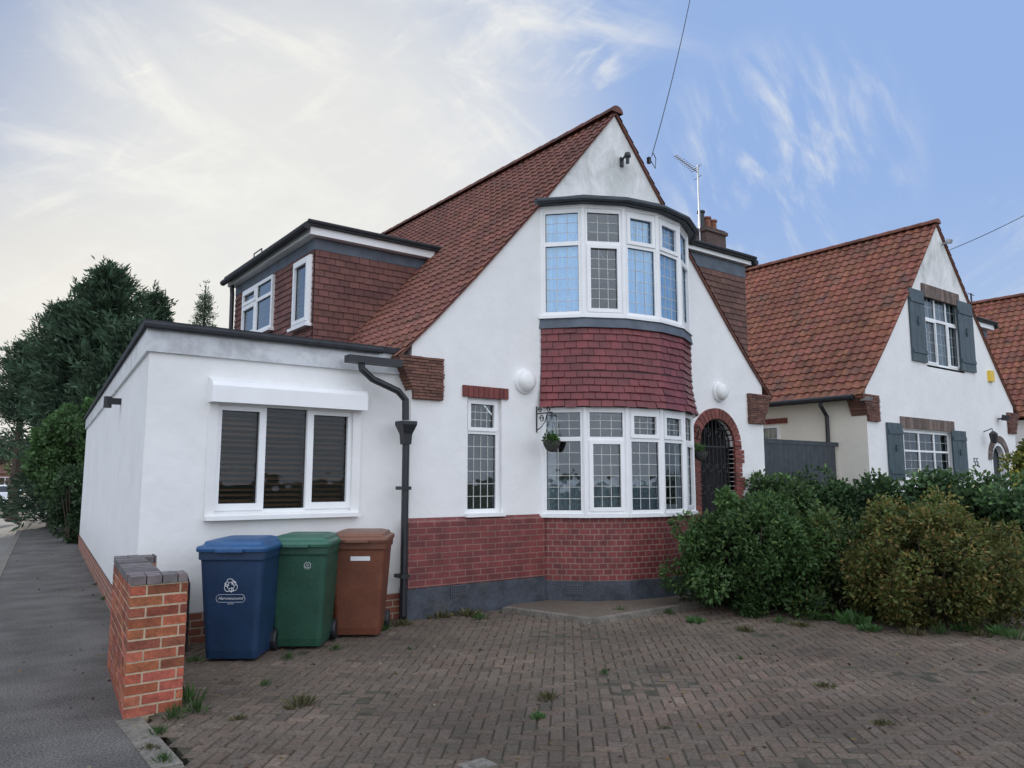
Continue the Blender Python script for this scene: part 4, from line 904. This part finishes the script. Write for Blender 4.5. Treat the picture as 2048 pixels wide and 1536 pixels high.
# cars
def car(px,d,col,label,off):
    q=LP(d,off); rz=-math.atan2(D.x,D.y)
    o=empty('parked_car',(q[0],q[1],-.12),label,'car','cars parked along the side road',rz,local=True)
    m=pmat('car_paint_'+str(d),col,.25,.03,spec=.6); mb=MB()
    rings=[]
    for y_,w_,z0,z1 in ((-2.1,.62,.32,.62),(-2.0,.80,.22,.80),(-1.1,.86,.2,.94),(.2,.87,.2,.96),(1.8,.85,.2,.97),(2.05,.78,.25,.88),(2.12,.66,.34,.7)):
        rings.append([(-w_,y_,z0+.05),(-w_*.92,y_,z0),(w_*.92,y_,z0),(w_,y_,z0+.05),(w_,y_,z1-.08),(w_*.9,y_,z1),(-w_*.9,y_,z1),(-w_,y_,z1-.08)])
    mb.loft(rings); rings=[[(-w_,y_,z0),(w_,y_,z0),(w_*.82,y1_,z1),(-w_*.82,y1_,z1)] for y_,y1_,w_,z0,z1 in ((-1.05,-1.04,.78,.93,.95),(-.95,-.25,.78,.93,1.42),(.3,.3,.78,.95,1.48),(1.2,1.1,.78,.95,1.44),(1.95,1.75,.74,.93,1.05))]
    mb.loft(rings); mb.build('body',m,o,smooth=False)
    mb=MB()
    for s in (-1,1): mb.quad((s*.785,-.75,.98),(s*.785,1.5,.98),(s*.67,1.05,1.38),(s*.67,-.2,1.38))
    mb.quad((-.68,-.97,.99),(.68,-.97,.99),(.58,-.33,1.39),(-.58,-.33,1.39)); mb.quad((-.66,1.93,1.02),(.66,1.93,1.02),(.58,1.25,1.40),(-.58,1.25,1.40)); mb.build('car_window',pmat('car_glass',(.02,.025,.03),.1,.05),o)
    for sx in (-1,1):
        for y_ in (-1.3,1.3):
            mb=MB(); mb.lathe([(.05,-.1),(.27,-.1),(.31,-.07),(.31,.07),(.27,.1),(.05,.1)],(sx*.78,y_,.31),18,axis='x'); w_=mb.build('wheel',BLACK,o); mb=MB(); mb.lathe([(.02,-.108),(.18,-.105),(.19,.105),(.02,.108)],(sx*.78,y_,.31),12,axis='x'); mb.build('rim',GALV,w_)
        mb=MB(); mb.box(sx*.6-.14,sx*.6+.14,-2.11,-2.02,.6,.72); mb.build('headlight',OPAL,o)
        mb=MB(); mb.box(sx*.68-.08,sx*.68+.08,2.06,2.13,.65,.8); mb.build('tail_light',pmat('tail_red',(.4,.02,.02),.3,.02),o)
car(0,52,(.70,.71,.72),'white car parked at the far left, nearer of the two',KO+1.35)
car(0,60,(.05,.06,.09),'dark car parked at the far left, farther of the two',KO+1.35)
# weeds
def tuft(seed,n=34,h=.10,r_=.09,col=(.06,.11,.035)):
    r=np.random.default_rng(seed); a=r.uniform(0,6.28,n); rad=r.uniform(0,r_,n); p=np.stack([rad*np.cos(a)*.6,rad*np.sin(a)*.6,np.full(n,-.004)],1)
    d=np.stack([np.cos(a)*rad/r_,np.sin(a)*rad/r_,r.uniform(.5,1.4,n)],1); c_=np.array(col)*r.uniform(.6,1.4,n)[:,None]
    return p,d,c_,r.uniform(h*.6,h*1.4,n)
spots=[(375,1408,1.3,0),(395,1425,1.0,0),(345,1438,.9,0),(575,1318,.7,0),(390,1325,.8,0),(600,1412,1.0,1),(1075,1438,.5,2),(1095,1398,.8,1),(935,1232,1.6,1),(905,1225,1.3,0),(1000,1215,1.2,2),(960,1240,1.0,0),(880,1236,1.2,1),(800,1252,1.1,1),(770,1262,.8,0),(1240,1190,1.1,2),(1125,1195,.9,1),(1240,1228,.9,0),(1705,1248,1.6,2),(1660,1240,1.2,2),(1740,1262,1.1,2),(1930,1262,1.2,2),(1560,1246,1.0,0),(1650,1375,.7,1),(1765,1450,.6,1),(330,1525,.7,0),(1210,1350,.5,0),(475,1440,.5,1),(670,1300,.7,0),(1490,1262,.8,1),(2000,1270,1.2,2),(1830,1270,1.0,1),(820,1300,.4,0),(530,1372,.5,0),(1330,1460,.4,1),(1480,1320,.4,0),(1390,1245,1.0,2),(1340,1228,.9,0),(1600,1252,1.0,1),(1880,1268,1.0,0),(1960,1272,1.0,1),(2030,1280,1.1,0),(1300,1215,.9,1),(210,1200,.6,0),(196,1170,.6,1),(318,1470,.6,0),(300,1500,.5,1)]
kinds=[('grass_tuft','small tuft of grass growing out of the paving',dict(h=.10,r_=.11,n=64),.09),('weed','dry straggly weed lying on the paving',dict(h=.07,r_=.16,n=70,col=(.11,.105,.05)),.25),('weed','leafy green weed growing out of the paving',dict(h=.085,r_=.13,n=50,col=(.07,.145,.045)),.42)]
first={}
for i,(px,py,s,k) in enumerate(spots):
    p=onZ(px,py); nm,lb,kw,asp=kinds[k]
    if k not in first:
        q,d_,c_,sz=tuft(60+k,**kw); o=leaf_obj(nm,q,sz,c_,LEAF,origin=None,dirs=d_,jit=.25,aspect=asp); tag(o,lb,'weed',{0:'grass tufts in the drive',1:'dry weeds on the drive',2:'leafy weeds on the drive'}[k]); first[k]=o; o.location=(p.x,p.y,.002); o.scale=(s,s,s)
    else: dup(first[k],(p.x,p.y,.002),random.uniform(0,6.28),scale=(s,s,s*random.uniform(.7,1.1)))
n=1100; p=np.stack([RNG.uniform(1.4,9.5,n),RNG.uniform(2.2,8.0,n),np.full(n,.010)],1)
ok=np.array([inside(a,b,drive) for a,b in p[:,:2]]); p=p[ok]
n2=260; s_=RNG.uniform(-5,14,n2); o_=RNG.uniform(0,1,n2)**2.2*1.3+.03; p2=np.array([(*LP(a,b),.006) for a,b in zip(s_,o_)]); p=np.concatenate([p,p2])
d_=RNG.normal(size=(len(p),3)); d_[:,2]*=.12
cc=np.array([(.13,.08,.045),(.20,.14,.06),(.06,.075,.03),(.07,.04,.03),(.24,.21,.15)])[RNG.integers(0,5,len(p))]
tag(leaf_obj('fallen_leaves',p,RNG.uniform(.010,.042,len(p)),cc,LEAF,origin=(0,0,0),dirs=d_,jit=.02,aspect=.6),'fallen leaves and crumbs scattered over the block paving','leaves',kind='stuff')
# ================================================================== LIGHT, SKY, CAMERA
SAZ,SEL=math.radians(16),math.radians(17)
w=bpy.data.worlds.new('World'); scene.world=w; w.use_nodes=True; nt=w.node_tree; nt.nodes.clear(); L=nt.links.new
out=N(nt,'ShaderNodeOutputWorld'); bg=N(nt,'ShaderNodeBackground'); L(bg.outputs[0],out.inputs[0]); STR=.10; bg.inputs['Strength'].default_value=STR; k=1/STR
sky=N(nt,'ShaderNodeTexSky'); sky.sky_type='NISHITA'; sky.sun_disc=False; sky.sun_elevation=SEL; sky.sun_rotation=SAZ; sky.air_density=1.0; sky.dust_density=.3; sky.ozone_density=2.0
tc=N(nt,'ShaderNodeTexCoord'); dirv=tc.outputs['Generated']
def math_(op,a,b=None,clamp=False):
    m=N(nt,'ShaderNodeMath',operation=op,use_clamp=clamp)
    for i,x in enumerate((a,b)):
        if x is None: continue
        if isinstance(x,(int,float)): m.inputs[i].default_value=x
        else: L(x,m.inputs[i])
    return m.outputs[0]
def lobe(v,a,b):
    v=Vector(v).normalized(); d=N(nt,'ShaderNodeVectorMath',operation='DOT_PRODUCT'); L(dirv,d.inputs[0]); d.inputs[1].default_value=v
    m=N(nt,'ShaderNodeMapRange',interpolation_type='SMOOTHSTEP'); m.inputs[1].default_value=a; m.inputs[2].default_value=b; L(d.outputs['Value'],m.inputs[0]); return m.outputs[0]
def mixc(f,a,b):
    m=N(nt,'ShaderNodeMixRGB')
    for i,x in enumerate((f,a,b)):
        if isinstance(x,(int,float)): m.inputs[i].default_value=x
        elif isinstance(x,tuple): m.inputs[i].default_value=(x[0]*k,x[1]*k,x[2]*k,1)
        else: L(x,m.inputs[i])
    return m.outputs[0]
sx=N(nt,'ShaderNodeSeparateXYZ'); L(dirv,sx.inputs[0])
az=math_('ARCTAN2',sx.outputs['X'],sx.outputs['Y']); el=math_('ARCSINE',sx.outputs['Z'])
cb=N(nt,'ShaderNodeCombineXYZ'); L(az,cb.inputs[0]); L(el,cb.inputs[1])
def cloud(rot,scl,scale,lo,hi,dist,seed,rough=.6):
    mp=N(nt,'ShaderNodeMapping',vector_type='TEXTURE'); mp.inputs['Rotation'].default_value=(0,0,math.radians(rot)); mp.inputs['Scale'].default_value=scl; L(cb.outputs[0],mp.inputs['Vector'])
    ad=N(nt,'ShaderNodeVectorMath',operation='ADD'); L(mp.outputs[0],ad.inputs[0]); ad.inputs[1].default_value=(seed,seed*.7,seed*.3)
    ns=N(nt,'ShaderNodeTexNoise'); ns.inputs['Scale'].default_value=scale; ns.inputs['Detail'].default_value=13; ns.inputs['Roughness'].default_value=rough; ns.inputs['Distortion'].default_value=dist; L(ad.outputs[0],ns.inputs['Vector'])
    m=N(nt,'ShaderNodeMapRange',interpolation_type='SMOOTHSTEP'); m.inputs[1].default_value=lo; m.inputs[2].default_value=hi; L(ns.outputs['Fac'],m.inputs[0]); return m.outputs[0]
veil=mixc(lobe(ray(1950,180),.72,1.0),(.315,.41,.62),(.31,.465,.80))
hz=N(nt,'ShaderNodeMapRange',interpolation_type='SMOOTHSTEP'); hz.inputs[1].default_value=.0; hz.inputs[2].default_value=.38; hz.inputs[3].default_value=.80; hz.inputs[4].default_value=0; L(sx.outputs['Z'],hz.inputs[0])
veil=mixc(hz.outputs[0],veil,(.56,.67,.82))
base=mixc(.95,sky.outputs[0],veil)
glow=lobe(ray(640,470),.90,.998); base=mixc(math_('MULTIPLY',glow,.75),base,(.97,.94,.85))
warm=lobe(ray(-20,800),.955,1.0); base=mixc(math_('MULTIPLY',warm,.70),base,(.97,.91,.78))
c1=cloud(-14,(1,.42,1),3.2,.46,.78,.5,3.1,.60); c2=cloud(30,(1,.30,1),6.5,.48,.80,.6,7.7,.60); c3=cloud(-66,(1,.36,1),9.0,.42,.80,.35,1.7,.60)
m1=lobe(ray(720,330),.905,.990); m2=lobe(ray(1560,340),.985,.999); m3=lobe(ray(1120,290),.968,.997); m4=lobe(ray(20,470),.965,.998)
f=math_('MULTIPLY',c1,m1)
f=math_('ADD',f,math_('MULTIPLY',math_('MULTIPLY',c2,m1),.60))
f=math_('ADD',f,math_('MULTIPLY',math_('MULTIPLY',c3,m2),.75))
f=math_('ADD',f,math_('MULTIPLY',math_('MULTIPLY',c1,m3),.40))
f=math_('ADD',f,math_('MULTIPLY',math_('ADD',math_('MULTIPLY',c1,.50),math_('MULTIPLY',c2,.40)),m4))
f=math_('ADD',f,math_('MULTIPLY',math_('MULTIPLY',c1,lobe(ray(320,280),.90,.99)),.25))
for q,a in (((75,126),.9993),((290,88),.9985),((1185,138),.9992),((2010,545),.996)):
    f=math_('ADD',f,math_('MULTIPLY',math_('MULTIPLY',lobe(ray(*q),a,1-(1-a)*.05),c2),.8))
f=math_('MULTIPLY',f,.92,True)
mix=mixc(f,base,(.93,.92,.87))
# broad bright cloud bank added out of view, lighting facades from the street side
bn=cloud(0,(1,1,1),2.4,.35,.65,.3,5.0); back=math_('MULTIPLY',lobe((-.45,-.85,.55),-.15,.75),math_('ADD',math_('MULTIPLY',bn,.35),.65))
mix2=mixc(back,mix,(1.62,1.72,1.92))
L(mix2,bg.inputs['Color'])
sun=bpy.data.lights.new('Sun','SUN'); sun.energy=2.5; sun.angle=math.radians(.5); sun.color=(1,.91,.76); so=bpy.data.objects.new('Sun',sun); COL.objects.link(so)
sd=Vector((math.sin(SAZ)*math.cos(SEL),math.cos(SAZ)*math.cos(SEL),math.sin(SEL))); so.rotation_euler=sd.to_track_quat('Z','Y').to_euler(); so.location=(0,0,30)
cam=bpy.data.cameras.new('Camera'); co=bpy.data.objects.new('Camera',cam); COL.objects.link(co); co.location=(0,0,CAMZ); co.rotation_euler=(math.pi/2+TH,0,-PS)
cam.sensor_width=36; cam.lens=36*FPX/2048; cam.clip_end=5000; cam.clip_start=.05; scene.camera=co
scene.view_settings.view_transform='Standard'; scene.view_settings.look='None'; scene.view_settings.exposure=0
